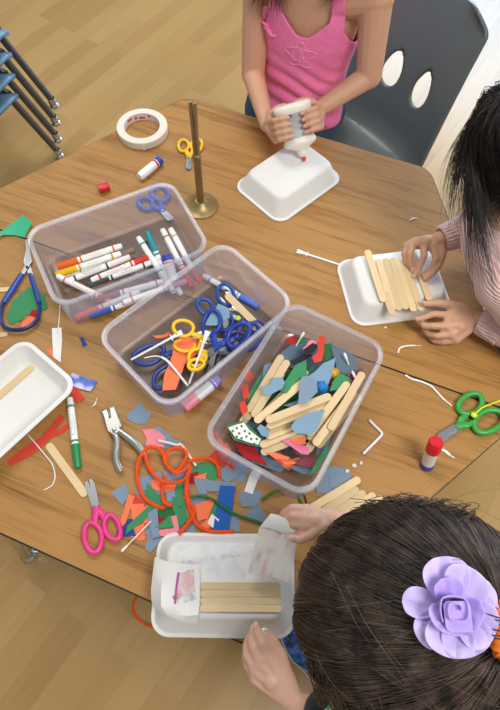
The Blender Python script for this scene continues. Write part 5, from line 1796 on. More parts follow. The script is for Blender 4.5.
def strand_mesh(m, pts, r, n=3):
    N = len(pts)
    vs = []
    prev = None
    for i, p in enumerate(pts):
        t = pts[min(i + 1, N - 1)] - pts[max(i - 1, 0)]
        t = t.normalized() if t.length > 1e-9 else V((0, 0, 1))
        if prev is None:
            a = t.orthogonal().normalized()
        else:
            a = prev - t * prev.dot(t)
            a = a.normalized() if a.length > 1e-7 else t.orthogonal().normalized()
        prev = a
        b = t.cross(a)
        k = r * (1 if i < N * .6 else max(.15, 1 - (i / (N - 1) - .6) / .4 * .85))
        vs.append([m.bm.verts.new(p + (a * cos(2 * pi * j / n) + b * sin(2 * pi * j / n)) * k) for j in range(n)])
    for A, B in zip(vs, vs[1:]):
        for j in range(n):
            m.bm.faces.new((A[j], A[(j + 1) % n], B[(j + 1) % n], B[j]))


def lock(m, path, count, w0, w1, r=.0006, rng=rnd, wob=.002, n=7):
    """a lock of hair: strands round a guide path, w0 wide at the root, w1 at the tip"""
    g = bez(path, n)
    N = len(g)
    for k in range(count):
        o = V((rng.gauss(0, 1), rng.gauss(0, 1), rng.gauss(0, 1)))
        w = V((rng.gauss(0, 1), rng.gauss(0, 1), rng.gauss(0, 1))) * wob
        ln = max(3, int(N * rng.uniform(.72, 1.0)))
        fr = rng.uniform(.6, 1.6)
        ph = rng.uniform(0, 6.28)
        strand_mesh(m, [p + o * (w0 + (w1 - w0) * (i / (N - 1))) * .5 + w * sin(fr * i / N * 6 + ph) for i, p in enumerate(g[:ln])], r)


def hair_mat(name, a, b):
    m = bpy.data.materials.new(name)
    m.use_nodes = True
    nt = m.node_tree
    bs = nt.nodes['Principled BSDF']
    tc = nt.nodes.new('ShaderNodeTexCoord')
    n = nt.nodes.new('ShaderNodeTexNoise')
    n.inputs['Scale'].default_value = 60
    n.inputs['Detail'].default_value = 3
    nt.links.new(tc.outputs['Object'], n.inputs['Vector'])
    r = ramp(nt, [(.35, a), (.65, b)])
    nt.links.new(n.outputs[0], r.inputs[0])
    nt.links.new(r.outputs[0], bs.inputs['Base Color'])
    bs.inputs['Roughness'].default_value = .42
    bs.inputs['Specular IOR Level'].default_value = .55
    return m


# ---------------- child in the pink top, kneeling on the grey chair
O1 = V((-.05, .63, .30))
P1 = thing('person', 'person in a pink tank top and jeans squeezing a glue bottle with both hands', 'person', O1)
SK1 = skin('skin_warm', 'cfa083')
SR, SL = V((-.155, .612, TZ + .272)), V((.093, .602, TZ + .296))
ER, EL = V((-0.1453, 0.565, 0.6133)), V((0.1164, 0.575, 0.6784))
neck = V((-.03, .60, TZ + .325))
HC1 = V((-.03, .555, TZ + .45))
torso1 = [((-.052, .645, TZ - .10), .098, .070, 4), ((-.05, .642, TZ - .03), .100, .068, 4), ((-.047, .637, TZ + .05), .088, .062, 4), ((-.042, .632, TZ + .12), .090, .062, 5), ((-.036, .622, TZ + .18), .096, .062, 5),
          ((-.033, .615, TZ + .238), .102, .056, 5), ((-.032, .608, TZ + .280), .092, .046, 5), ((-.03, .603, TZ + .303), .045, .034, 5), ((-.03, .598, TZ + .345), .031, .030, 5)]
m = MB()
rings(m, torso1)
m.cap(neck, .031, HC1, .034)
R1 = head_caps(m, HC1, V((.1, -.62, -.65)), V((0, -.5, .8)), .073)
for S_, E_ in ((SR, ER), (SL, EL)):
    m.cap(S_, .034, E_, .027)
    m.cap(S_, .036, V((-.032, .612, TZ + .258)), .045)
kn = [V((-.14, .60, .350)), V((-.03, .61, .352))]
hp = [V((-.115, .64, TZ - .08)), V((-.035, .645, TZ - .08))]
for h_, k_ in zip(hp, kn):
    m.cap(h_, .062, k_, .046)
    m.cap(k_, .046, k_ + V((.02, .19, .005)), .036)
    m.cap(k_ + V((.02, .19, .005)), .03, k_ + V((.022, .26, .0)), .022)


def grip(m, sg, fore):
    """a hand closed round the narrow middle of the upturned bottle; sg = which side"""
    def B(a, b, c):
        return GA + side * a * sg + fr_ * b + d * c
    w = B(.058, -.036, .030)
    mcp = [B(.050, -.004, .024 + .0128 * k) for k in range(4)]
    fi = [(B(.0425, .022, .0225 + .0128 * k), B(.0285, .0300, .0225 + .0128 * k), B(.0165, .0255, .0235 + .0126 * k)) for k in range(4)]
    th = (B(.050, -.026, .022), B(.044, -.026, .010), B(.028, -.026, .0035), B(.012, -.0255, .002))
    hand_caps(m, w, mcp, fi, th, .98)
    m.cap(w, .0165, fore, .0255)
    return fi


f1 = grip(m, -1, ER)
f2 = grip(m, 1, EL)
me = solidify(m, .0021, 4, 'body')
b1 = put('body', me, SK1, P1, O1)
for f in f1 + f2:
    nail(b1, O1, mat('nail', 'd6a292', .4), f[2], f[1], fr_)
face_parts(HC1, R1, .073, P1, O1)

m = MB()
rings(m, [(c, rx + .0075, ry + .008, a) for c, rx, ry, a in torso1[:8]] + [((-.03, .6, TZ + .33), .04, .036, 5)])
m.cap(SR + V((.03, 0, .012)), .040, V((-.032, .612, TZ + .258)), .052)
m.cap(SL + V((-.03, 0, .012)), .040, V((-.032, .612, TZ + .258)), .052)
me = solidify(m, .0032, 5, 'tank_top')


def keep1(p):
    u, z = p.x + .034, p.z - TZ
    if z < -.045 or abs(u) > .125:
        return False
    if z > .185:
        lim = .104 - .024 * min(1, (z - .185) / .045)     # armhole
        if abs(u) > lim:
            return False
        if abs(u) > .051:
            return True          # shoulder strap
    front = p.y < .612
    nz = (.212 + .95 * max(0, abs(u - .002) - .010)) if front else (.235 + .9 * max(0, abs(u) - .02))
    return z < nz


def cloth_mat(name, col, dark=None, rough=.9, wr=.5, sc=28):
    """woven cloth with soft wrinkles"""
    m = mat(name, col, rough, spec=.2, var=.06, vscale=25, sheen=.2)
    nt = m.node_tree
    b = nt.nodes['Principled BSDF']
    tc = nt.nodes.new('ShaderNodeTexCoord')
    n = nt.nodes.new('ShaderNodeTexNoise')
    n.inputs['Scale'].default_value = sc
    n.inputs['Detail'].default_value = 2
    n.inputs['Distortion'].default_value = 1.2
    nt.links.new(tc.outputs['Object'], n.inputs['Vector'])
    bp = nt.nodes.new('ShaderNodeBump')
    bp.inputs['Strength'].default_value = wr
    bp.inputs['Distance'].default_value = .012
    nt.links.new(n.outputs[0], bp.inputs['Height'])
    nt.links.new(bp.outputs[0], b.inputs['Normal'])
    return m


for v in me.vertices:   # soft folds across the belly
    c = v.co
    if c.z < TZ + .17:
        k = min(1, (TZ + .17 - c.z) / .08)
        v.co.y += .0035 * k * sin(c.z * 150 + c.x * 60 + 2 * sin(c.x * 30))
M_pinkc = cloth_mat('pink_jersey', 'f982b8', rough=.85, wr=.25)
top1 = put('tank_top', me, M_pinkc, P1, O1, cut=keep1, thick=.003)
# the pale monogram printed on the chest: interlaced loops following the cloth
from mathutils.bvhtree import BVHTree
bm_ = bmesh.new()
bm_.from_mesh(me)
tree = BVHTree.FromBMesh(bm_)
bm_.free()
m = MB()


def on_cloth(x, z):
    h = tree.ray_cast(V((x, .3, z)) - O1, V((0, 1, 0)))
    return (h[0] + O1 + V((0, -.0036, 0))) if h[0] else None


cx, cz = -.034, TZ + .168
curves = [[(cx + .027 * sin(a) * (1 + .35 * cos(5 * a)), cz + .027 * cos(a) * (1 + .2 * cos(5 * a))) for a in [2 * pi * k / 60 for k in range(61)]],
          [(cx - .008 + .009 * sin(a), cz + .003 + .017 * cos(a)) for a in [2 * pi * k / 30 for k in range(31)]],
          [(cx + .009 + .008 * sin(a), cz + .007 + .010 * cos(a)) for a in [2 * pi * k / 30 for k in range(31)]],
          [(cx + .001 + .002 * sin(6 * k / 20), cz + .019 - .036 * k / 20) for k in range(21)],
          [(cx + .004 + .014 * k / 20, cz - .002 - .011 * sin(1.6 * k / 20)) for k in range(21)]]
for cv in curves:
    pts = [on_cloth(x, z) for x, z in cv]
    pts = [p for p in pts if p]
    if len(pts) > 3:
        m.tube(pts, .0009, 6)
m.build('chest_print', mat('pale_pink_print', 'f8a3c8', .8), top1, O1)
# ruffle at the armhole
m = MB()
edge = []
for p in (V((-0.1132, 0.575, 0.7723)), V((-0.1121, 0.562, 0.7633)), V((-0.1102, 0.556, 0.7503)), V((-0.104, 0.556, 0.7369)), V((-0.0918, 0.562, 0.721))):
    hit = tree.ray_cast(CP - O1, (p - CP).normalized())[0]
    edge.append((hit or tree.find_nearest(p + (p - CP).normalized() * .04 - O1)[0]) + O1)
edge = bez(edge, 6)
rows = []
for j in range(4):
    rows.append([p + V((-.0030 * j * (1 + .5 * sin(k * 1.3)), -.003 - .0016 * j - .0022 * sin(k * 1.3 + j), .0008 * j * cos(k * 1.3))) for k, p in enumerate(edge)])
m.loft(rows, closed=False)
ru = m.build('ruffle', M_pinkc, top1, O1, smooth=180)
md = ru.modifiers.new('thick', 'SOLIDIFY')
md.thickness = .0012
# jeans
m = MB()
rings(m, [((-.072, .645, TZ - .12), .115, .082, 4), ((-.07, .645, TZ - .06), .122, .086, 4), ((-.066, .642, TZ - .008), .115, .080, 4)])
for h_, k_ in zip(hp, kn):
    m.cap(h_, .071, k_, .053)
    m.cap(k_, .055, k_ + V((.02, .22, .005)), .046)
me = solidify(m, .004, 4, 'jeans')
M_den = mat('denim', '3a5574', .9, var=.18, vscale=160, bump=.25, bscale=900)
put('jeans', me, M_den, P1, O1)
# hair falling on both sides of the neck
m = MB()
M_h1 = hair_mat('brown_hair', '4a3424', '7a5a40')
R_ = random.Random(3)
cr = HC1 + V((0, .03, .07))
m.ell(HC1 + R1.col[2] * .017 - R1.col[1] * .016, (.077, .087, .083), R1, 28, 18)
for k in range(46):
    a = R_.uniform(-1, 1)
    sx = -1 if a < 0 else 1
    q = abs(a)
    mid = HC1 + V((sx * (.058 + .026 * q), .06 - .11 * (1 - q), .02))
    tip = V((-.03 + sx * R_.uniform(.048, .088), R_.uniform(.545, .60), TZ + R_.uniform(.275, .305) + (.0 if sx < 0 else .03)))
    lock(m, [cr + V((sx * .01, -.02 * (1 - q), 0)), HC1 + V((sx * (.045 + .02 * q), .045 - .08 * (1 - q), .055)), mid, (mid + tip) / 2 + V((sx * .008, 0, 0)), tip], 16, .010, .012, .0006, R_, .003, 6)
for tip in [V((-0.1586, 0.545, 0.7614)), V((-0.1451, 0.545, 0.7584)), V((-0.1317, 0.545, 0.7555)), V((-0.1189, 0.545, 0.7671)), V((-0.1034, 0.545, 0.7647)), V((-0.0879, 0.545, 0.7624)), V((-0.0735, 0.545, 0.7743)), V((-0.0618, 0.545, 0.7895)), V((-0.0058, 0.545, 0.8131)), V((0.0103, 0.545, 0.8151)), V((0.0252, 0.545, 0.8245))]:
    sx = -1 if tip.x < -.05 else 1
    lock(m, [HC1 + V((sx * .06, -.03, .03)), HC1 + V((sx * .078, -.02, -.05)), (tip + HC1 + V((sx * .075, -.01, -.09))) / 2, tip], 34, .012, .009, .0006, R_, .003, 7)
m.build('hair', M_h1, P1, O1, smooth=180)

# ---------------- child in the pink knitted sweater at the side of the table
O2 = V((.66, .24, 0))
P2 = thing('person', 'person with long dark hair in a pale pink knitted sweater gluing craft sticks', 'person', O2)
SK2 = skin('skin_tan', 'c99b7e')
HC2 = V((0.4288, 0.2945, 0.825))
torso2 = [((.70, .26, .36), .085, .10, 12), ((.68, .255, TZ - .04), .085, .105, 12), ((.60, .245, TZ + .02), .082, .108, 12), ((.525, .235, TZ + .085), .074, .110, 12), ((.475, .238, TZ + .14), .066, .110, 12),
          ((.448, .245, TZ + .185), .055, .098, 12), ((.438, .252, TZ + .208), .036, .060, 12), ((.437, .258, TZ + .235), .031, .031, 12)]
S2R, S2L = V((.445, .330, TZ + .165)), V((.485, .140, TZ + .15))
E2R, W2R = V((0.4234, 0.3037, 0.63)), V((0.3648, 0.2526, 0.618))
E2L, W2L = V((0.6061, 0.1101, 0.59)), V((0.4792, 0.1366, 0.572))
m = MB()
rings(m, torso2)
m.cap(V((.437, .255, TZ + .21)), .031, HC2, .034)
F2 = V((-.80, .08, -.62))
R2 = head_caps(m, HC2, F2, V((-.5, 0, .85)), .075)
for a, b, c in ((S2R, E2R, W2R), (S2L, E2L, W2L)):
    m.cap(a, .033, b, .026)
    m.cap(b, .026, c, .0165)
    m.cap(a, .034, V((.46, .24, TZ + .165)), .04)
for y0, y1 in ((.19, .15), (.31, .33)):
    m.cap(V((.69, y0, .40)), .058, V((.60, y1, .37)), .042)
    m.cap(V((.60, y1, .37)), .04, V((.63, y1, .10)), .028)
    m.cap(V((.63, y1, .07)), .026, V((.57, y1, .03)), .022)
u2 = [V((0.3577, 0.2357, 0.616)), V((0.3402, 0.2388, 0.613)), V((0.3217, 0.2393, 0.608)), V((0.3113, 0.2291, 0.601))]
fing = [[V((0.3711, 0.2146, 0.608)), V((0.3705, 0.2027, 0.594)), V((0.3614, 0.1913, 0.581))], [V((0.3481, 0.2109, 0.61)), V((0.3479, 0.1975, 0.595)), V((0.345, 0.1818, 0.581))], [V((0.3224, 0.2103, 0.604)), V((0.3285, 0.1995, 0.592)), V((0.3381, 0.193, 0.581))], [V((0.312, 0.2126, 0.596)), V((0.3201, 0.2034, 0.586)), V((0.3298, 0.1993, 0.58))]]
hand_caps(m, W2R, u2, fing, [V((0.3772, 0.23, 0.608)), V((0.379, 0.2107, 0.598)), V((0.3739, 0.1961, 0.588)), V((0.3656, 0.1836, 0.58))], 1.05)
l2 = [V((0.4237, 0.1213, 0.578)), V((0.4317, 0.1021, 0.573)), V((0.4423, 0.0936, 0.564)), V((0.4556, 0.0913, 0.554))]
fl = [[V((0.401, 0.1155, 0.576)), V((0.387, 0.1026, 0.576)), V((0.3745, 0.0915, 0.576))], [V((0.406, 0.092, 0.572)), V((0.3912, 0.0897, 0.566)), V((0.3815, 0.0963, 0.564))], [V((0.4197, 0.082, 0.56)), V((0.4041, 0.0851, 0.552)), V((0.3947, 0.0943, 0.55))], [V((0.435, 0.0817, 0.548)), V((0.4196, 0.0813, 0.542)), V((0.4108, 0.0883, 0.54))]]
hand_caps(m, W2L, l2, fl, [V((0.4461, 0.1422, 0.582)), V((0.4206, 0.1388, 0.587)), V((0.397, 0.1312, 0.589)), V((0.3778, 0.1214, 0.588))], 1.05)
me = solidify(m, .0021, 4, 'body')
b2 = put('body', me, SK2, P2, O2)
M_n2 = mat('nail_tan', 'd8a797', .4)
for f in fing[:3]:
    nail(b2, O2, M_n2, f[2], f[1], V((-.4, -.3, .8)), 1.05)
nail(b2, O2, M_n2, V((0.3778, 0.1214, 0.588)), V((0.397, 0.1312, 0.589)), V((-.1, .3, .9)), 1.15)
nail(b2, O2, M_n2, fl[0][2], fl[0][1], V((-.2, .4, .8)), 1.0)
face_parts(HC2, R2, .075, P2, O2)

M_knit = mat('pink_knit', 'dcb9b4', .95, spec=.15, var=.05, vscale=40, sheen=.4)
nt = M_knit.node_tree
b = nt.nodes['Principled BSDF']
tc = nt.nodes.new('ShaderNodeTexCoord')
wv = nt.nodes.new('ShaderNodeTexWave')
wv.inputs['Scale'].default_value = 62
wv.inputs['Distortion'].default_value = 2.5
wv.inputs['Detail'].default_value = 1
wv.bands_direction = 'Z'
nt.links.new(tc.outputs['Object'], wv.inputs['Vector'])
bp = nt.nodes.new('ShaderNodeBump')
bp.inputs['Strength'].default_value = .55
bp.inputs['Distance'].default_value = .003
nt.links.new(wv.outputs[1], bp.inputs['Height'])
nt.links.new(bp.outputs[0], b.inputs['Normal'])
m = MB()
rings(m, [(c, rx + .016, ry + .016, a) for c, rx, ry, a in torso2[1:6]] + [((.437, .253, TZ + .212), .046, .052, 12)])
for a, b_, c in ((S2R, E2R, W2R), (S2L, E2L, W2L)):
    m.cap(a, .046, b_, .037)
    e = c + (b_ - c).normalized() * .040
    m.cap(b_, .037, e, .029)
    m.cap(a, .048, V((.46, .24, TZ + .165)), .056)
me = solidify(m, .0035, 5, 'sweater')
sw = put('sweater', me, M_knit, P2, O2)
for a, b_ in ((E2R, W2R), (E2L, W2L)):
    ax = (a - b_).normalized()
    q = ax.to_track_quat('Z', 'Y').to_matrix().to_4x4()
    m = MB()
    n = 96
    prof = [(.0195, .006), (.0225, .004), (.0245, .006), (.0262, .020), (.0280, .036), (.0300, .046), (.026, .050)]
    rg = []
    for r_, z in prof:
        rg.append([Matrix.Translation(b_) @ q @ V((r_ * (1 + .045 * sin(2 * pi * k / n * 24)) * cos(2 * pi * k / n), r_ * (1 + .045 * sin(2 * pi * k / n * 24)) * sin(2 * pi * k / n), z)) for k in range(n)])
    m.loft(rg, False, False)
    m.build('ribbed_cuff', M_knit, sw, O2, smooth=180)
M_leg2 = mat('grey_leggings', '55585f', .9, var=.05)
m = MB()
for y0, y1 in ((.19, .15), (.31, .33)):
    m.cap(V((.70, y0, .43)), .072, V((.60, y1, .37)), .05)
    m.cap(V((.60, y1, .37)), .048, V((.63, y1, .12)), .034)
me = solidify(m, .005, 4, 'leggings')
put('leggings', me, M_leg2, P2, O2)
m = MB()
for y1 in (.15, .33):
    m.cap(V((.645, y1, .045)), .036, V((.56, y1, .035)), .033)
me = solidify(m, .004, 3, 'shoes')
put('shoes', me, mat('white_shoe', 'd8d8d6', .6), P2, O2, cut=lambda p: p.z > .004)
# long dark hair: a cap over the skull and locks falling past the face
m = MB()
R_ = random.Random(11)
M_h2 = hair_mat('black_hair', '0e0b0a', '2a201b')
f2, s2, up2 = R2.col[1], R2.col[0], R2.col[2]
hc = HC2 - f2 * .012 + up2 * .014
m.ell(hc, (.091, .093, .088), R2, 28, 18)
part = hc + up2 * .090
for k in range(230):
    an = R_.uniform(-pi, pi)
    fx, fy = cos(an), sin(an)           # fx towards the face, fy sideways
    if fx > .80:
        continue
    rim = hc + (f2 * fx * .090 + s2 * fy * .095) * R_.uniform(.96, 1.06) - up2 * .008
    mid = hc + (f2 * fx * .062 + s2 * fy * .066) + up2 * .071
    ln = R_.choice((R_.uniform(.02, .06), R_.uniform(.05, .11))) if fx > -.3 else R_.uniform(.06, .12)
    low = rim + V((0, 0, -1)) * ln * .55 + (f2 * fx + s2 * fy) * .006
    tip = low + V((R_.uniform(-.008, .008), R_.uniform(-.008, .008), -ln * .6))
    lock(m, [part + s2 * fy * .01, mid, rim, low, tip], 14, .011, .0035, .0005, R_, .003, 5)
for k, tip in enumerate([V((0.3405, 0.311, 0.645)), V((0.3561, 0.2766, 0.64)), V((0.3595, 0.2899, 0.65)), V((0.3761, 0.2678, 0.65)), V((0.3774, 0.2444, 0.645)), V((0.3783, 0.2856, 0.66)), V((0.3938, 0.2583, 0.66)), V((0.3448, 0.3225, 0.66)), V((0.3603, 0.3081, 0.67)), V((0.3692, 0.2592, 0.642)), V((0.3851, 0.2535, 0.65)), V((0.429, 0.1347, 0.71)), V((0.4443, 0.1013, 0.705)), V((0.4379, 0.0851, 0.7)), V((0.4364, 0.069, 0.695)), V((0.4374, 0.1395, 0.725)), V((0.4528, 0.1146, 0.715)), V((0.4688, 0.0945, 0.705)), V((0.4548, 0.0837, 0.7)), V((0.462, 0.1323, 0.725)), V((0.4839, 0.1062, 0.715)), V((0.4898, 0.1225, 0.725)), V((0.4201, 0.159, 0.725)), V((0.4631, 0.0732, 0.705)), V((0.48, 0.0699, 0.705))]):
    sg = 1 if k < 11 else -.2
    rt = hc + up2 * .075 + f2 * .01
    o1 = hc + f2 * .05 + V((-.045, .05 * sg, .03)) if sg > 0 else hc + V((-.055, -.05, .0)) + f2 * .01
    o2 = (o1 + tip) / 2 + V((-.012, .006 * sg, .0))
    md_ = hc + ((rt - hc).normalized() + (o1 - hc).normalized()).normalized() * .092
    lock(m, [rt, md_, hc + (o1 - hc).normalized() * .096, o2, tip], 30, .014, .006, .0006, R_, .004, 8)
m.build('hair', M_h2, P2, O2, smooth=180)

# ---------------- child leaning over the near corner, seen from above and behind
O3 = V((.58, -.48, 0))
P3 = thing('person', 'person seen from above, brown hair with a lilac flower clip, hands at the painted tray', 'person', O3)
SK3 = skin('skin_fair', 'd2a690')
HC3 = V((0.4256, -0.4535, 0.8866))
F3 = V((-.86, -.06, -.50)).normalized()
U3 = V((-.50, 0, .86))
torso3 = [((.66, -.50, .33), .075, .098, 0), ((.655, -.50, TZ - .06), .075, .100, 0), ((.63, -.49, TZ + .04), .068, .094, 0), ((.60, -.48, TZ + .12), .064, .096, 0), ((.565, -.47, TZ + .19), .062, .105, 0),
          ((.540, -.465, TZ + .235), .052, .095, 0), ((.520, -.462, TZ + .26), .036, .050, 0), ((.505, -.46, TZ + .285), .031, .031, 0)]
S3R, S3L = V((.535, -.345, TZ + .215)), V((.500, -.570, TZ + .20))
W3R, W3L = V((0.334, -0.3359, 0.65)), V((0.3797, -0.5704, 0.565))
E3R, E3L = V((.47, -.335, TZ + .10)), V((0.4449, -0.5599, 0.615))
m = MB()
rings(m, torso3)
m.cap(V((.515, -.46, TZ + .27)), .031, HC3 - F3 * .02, .036)
R3 = head_caps(m, HC3, F3, U3, .078)
for a, b_, c in ((S3R, E3R, W3R), (S3L, E3L, W3L)):
    m.cap(a, .034, b_, .026)
    m.cap(b_, .026, c, .0165)
    m.cap(a, .034, V((.55, -.465, TZ + .21)), .04)
r3 = [V((0.2985, -0.3389, 0.665)), V((0.3, -0.3525, 0.668)), V((0.3037, -0.3624, 0.666)), V((0.3079, -0.3683, 0.66))]
fr3 = [[V((0.2796, -0.3444, 0.662)), V((0.2705, -0.3539, 0.648)), V((0.2711, -0.3616, 0.636))], [V((0.2835, -0.3551, 0.663)), V((0.2763, -0.365, 0.647)), V((0.2783, -0.3724, 0.636))], [V((0.2899, -0.3638, 0.66)), V((0.2828, -0.3738, 0.644)), V((0.2857, -0.3795, 0.634))], [V((0.2972, -0.3699, 0.654)), V((0.291, -0.379, 0.642)), V((0.2935, -0.3839, 0.634))]]
hand_caps(m, W3R, r3, fr3, [V((0.3221, -0.3536, 0.66)), V((0.3144, -0.3704, 0.662)), V((0.3048, -0.3811, 0.663)), V((0.2932, -0.3837, 0.663))], 1.0)
l3_ = [V((0.3176, -0.5288, 0.6)), V((0.3086, -0.539, 0.596)), V((0.306, -0.5505, 0.588)), V((0.3109, -0.5618, 0.576))]
fl3 = [[V((0.3044, -0.5186, 0.61)), V((0.2953, -0.5102, 0.606)), V((0.2897, -0.5014, 0.6))], [V((0.2954, -0.5287, 0.604)), V((0.2883, -0.5181, 0.598)), V((0.2873, -0.5061, 0.592))], [V((0.2911, -0.5396, 0.594)), V((0.2853, -0.5271, 0.588)), V((0.2861, -0.5158, 0.584))], [V((0.2958, -0.5508, 0.582)), V((0.2891, -0.5415, 0.576)), V((0.2879, -0.5312, 0.574))]]
hand_caps(m, W3L, l3_, fl3, [V((0.3476, -0.539, 0.582)), V((0.3344, -0.522, 0.596)), V((0.3177, -0.5104, 0.604)), V((0.3025, -0.5039, 0.606))], 1.02)
kn3 = [V((.50, -.42, .28)), V((.51, -.57, .28))]
for k_, y0, ft in ((kn3[0], -.45, V((.47, -.40, .05))), (kn3[1], -.55, V((0.4633, -0.5148, 0.06)))):
    m.cap(V((.65, y0, TZ - .07)), .058, k_ + V((.06, 0, 0)), .042)
    m.cap(k_ + V((.06, 0, 0)), .041, ft + V((.03, 0, .02)), .026)
    m.cap(ft + V((.03, 0, .0)), .024, ft + V((-.06, .03, -.025)), .018)
me = solidify(m, .0021, 4, 'body')
b3 = put('body', me, SK3, P3, O3)
M_n3 = mat('nail_fair', 'e0b5a8', .4)
for f in fl3[:2]:
    nail(b3, O3, M_n3, f[2], f[1], V((-.5, .1, .8)))
nail(b3, O3, M_n3, V((0.2932, -0.3837, 0.663)), V((0.3048, -0.3811, 0.663)), V((-.2, -.4, .9)), 1.1)
nail(b3, O3, mat('silver_nail', 'e6d8d2', .2, .5), V((0.3025, -0.5039, 0.606)), V((0.3177, -0.5104, 0.604)), V((.3, .1, .9)), 1.1)
face_parts(HC3, R3, .078, P3, O3)
# black top with a green and white graphic
M_blk = cloth_mat('black_jersey', '17181b', rough=.9, wr=.3)
m = MB()
rings(m, [(c, rx + .009, ry + .009, a) for c, rx, ry, a in torso3[1:6]] + [((.522, -.462, TZ + .262), .045, .058, 0)])
for a, b_ in ((S3R, E3R), (S3L, E3L)):
    m.cap(a, .046, a + (b_ - a) * .9, .042)
    m.cap(a, .046, V((.55, -.465, TZ + .21)), .05)
m.cap(E3L, .041, E3L + (W3L - E3L) * .42, .034)
me = solidify(m, .0035, 5, 'black_top')
tp3 = put('black_top', me, M_blk, P3, O3)
m = MB()
a0 = E3L + (W3L - E3L) * .1
q = (W3L - E3L).normalized()
w_ = q.cross(V((0, 0, 1))).normalized()
n_ = w_.cross(q)
if n_.z < 0:
    n_ = -n_
for cx_, wd, col in ((0, .016, 'g'),):
    rows = []
    for i in range(9):
        an = radians(-70 + 140 * i / 8)
        rows.append([a0 + q * (.018 * (k - .5) + .004 * sin(i * 2.1)) + (n_ * cos(an) + w_ * sin(an)) * .0435 for k in (0, 1)])
    m.loft(rows, closed=False)
m.build('graphic_print', mat('green_print', '6f9a7c', .8, var=.9, vscale=180), tp3, O3)
# shorts and trainers
M_sh = mat('dark_shorts', '24304d', .9, var=.1)
m = MB()
rings(m, [((.665, -.50, .37), .086, .110, 0), ((.655, -.50, TZ - .03), .084, .110, 0)])
for k_, y0 in ((kn3[0], -.45), (kn3[1], -.55)):
    a = V((.65, y0, TZ - .07))
    m.cap(a, .068, a + (k_ + V((.06, 0, 0)) - a) * .75, .056)
me = solidify(m, .005, 4, 'shorts')
put('shorts', me, M_sh, P3, O3)
M_gal = bpy.data.materials.new('galaxy_canvas')
M_gal.use_nodes = True
nt = M_gal.node_tree
tc = nt.nodes.new('ShaderNodeTexCoord')
n = nt.nodes.new('ShaderNodeTexNoise')
n.inputs['Scale'].default_value = 30
n.inputs['Detail'].default_value = 5
n.inputs['Distortion'].default_value = 1.5
nt.links.new(tc.outputs['Object'], n.inputs['Vector'])
r = ramp(nt, [(.38, '14254f'), (.5, '1d4e9c'), (.6, '2d7cc4'), (.7, '6a6fc0')])
nt.links.new(n.outputs[0], r.inputs[0])
nt.links.new(r.outputs[0], nt.nodes['Principled BSDF'].inputs['Base Color'])
for toe, heel in ((V((0.3355, -0.4214, 0.03)), V((0.4983, -0.5241, 0.03))), (V((.36, -.34, .03)), V((.52, -.42, .03)))):
    ax = (toe - heel).normalized()
    sd = V((-ax.y, ax.x, 0))
    L = (toe - heel).length

    def outline(k, n=28):
        out = []
        for i in range(n):
            a = 2 * pi * i / n
            x = cos(a)
            wdt = (.036 - .006 * (x < 0) + .004 * sin(pi * (x + 1) / 2)) * k
            out.append((x * L * .5 * (1 if k > .99 else k), wdt * sin(a)))
        return out
    mid = (toe + heel) / 2
    mid.z = 0

    def rg(k, z, sh=0):
        return [mid + ax * (x + sh) + sd * y + V((0, 0, z)) for x, y in outline(k)]
    m = MB()
    m.loft([rg(.96, .001), rg(1.0, .004), rg(1.0, .020), rg(.97, .023)])
    so = m.build('sole', mat('white_sole', 'dcdcd8', .6), P3, O3)
    m = MB()
    up_ = []
    for z, k, sh in ((.020, .965, 0), (.034, .95, -.002), (.046, .86, -.010), (.056, .70, -.025), (.064, .55, -.042), (.072, .46, -.052), (.078, .43, -.055), (.076, .38, -.055), (.060, .36, -.055)):
        up_.append(rg(k, z, sh))
    m.loft(up_)
    m.build('shoe', M_gal, P3, O3, smooth=60)
    m = MB()
    for k in range(4):
        c = mid + ax * (.002 + .014 * k) + V((0, 0, .064 - .0045 * k))
        m.tube(bez([c - sd * .016 - V((0, 0, .004)), c + V((0, 0, .004)), c + sd * .016 - V((0, 0, .004))], 4), .002, 6)
    m.build('shoelace', mat('white_lace', 'dfe0e4', .8), P3, O3)

# hair combed back from the forehead to a ponytail
M_h3 = hair_mat('dark_brown_hair', '2b2019', '55443a')
f3, s3, u3 = R3.col[1], R3.col[0], R3.col[2]
RX, RY, RZ = .105, .120, .108
hcen = HC3 + u3 * .006 - f3 * .004
R_ = random.Random(5)


def on_head(v, k=1.0):
    return hcen + (s3 * v.x * RX + f3 * v.y * RY + u3 * v.z * RZ) * k


pole = V((-.062, -.738, .668)).normalized()       # where the ponytail leaves the head
tail0 = on_head(pole, 1.0)
m = MB()
m.ell(hcen, (RX * .985, RY * .985, RZ * .985), R3, 36, 24)
for k in range(560):
    v = V((R_.gauss(0, 1), R_.gauss(0, 1), R_.gauss(0, 1))).normalized()
    if v.z < -.72 or (v.y > .66 and v.z < .05):
        continue
    ang0 = v.angle(pole)
    if ang0 < .15:
        continue
    axis = v.cross(pole).normalized()
    ln = min(ang0 - .04, R_.uniform(.9, 2.2))
    lift = R_.uniform(1.0, 1.022)
    ph, am, sw_ = R_.uniform(0, 6.28), R_.uniform(.0, .06), R_.uniform(.05, .30)
    wid = R_.uniform(.03, .075)
    for j in range(R_.randint(12, 24)):
        off = R_.gauss(0, wid)
        dl = R_.uniform(-.004, .006) if R_.random() < .94 else R_.uniform(.006, .03)
        st, en = R_.uniform(-.10, .10), R_.uniform(.75, 1.0)
        pts = []
        for i in range(13):
            t_ = i / 12
            w = Quaternion(axis, ln * (st + (en - st) * t_)) @ v
            w = Quaternion(pole, off * (1 - .45 * t_) + am * sin(ph + 3 * t_) + sw_ * sin(ln * t_)) @ w
            pts.append(on_head(w, .972 + (lift + dl - .972) * sin(pi * t_) ** .55))
        strand_mesh(m, pts, .00040)
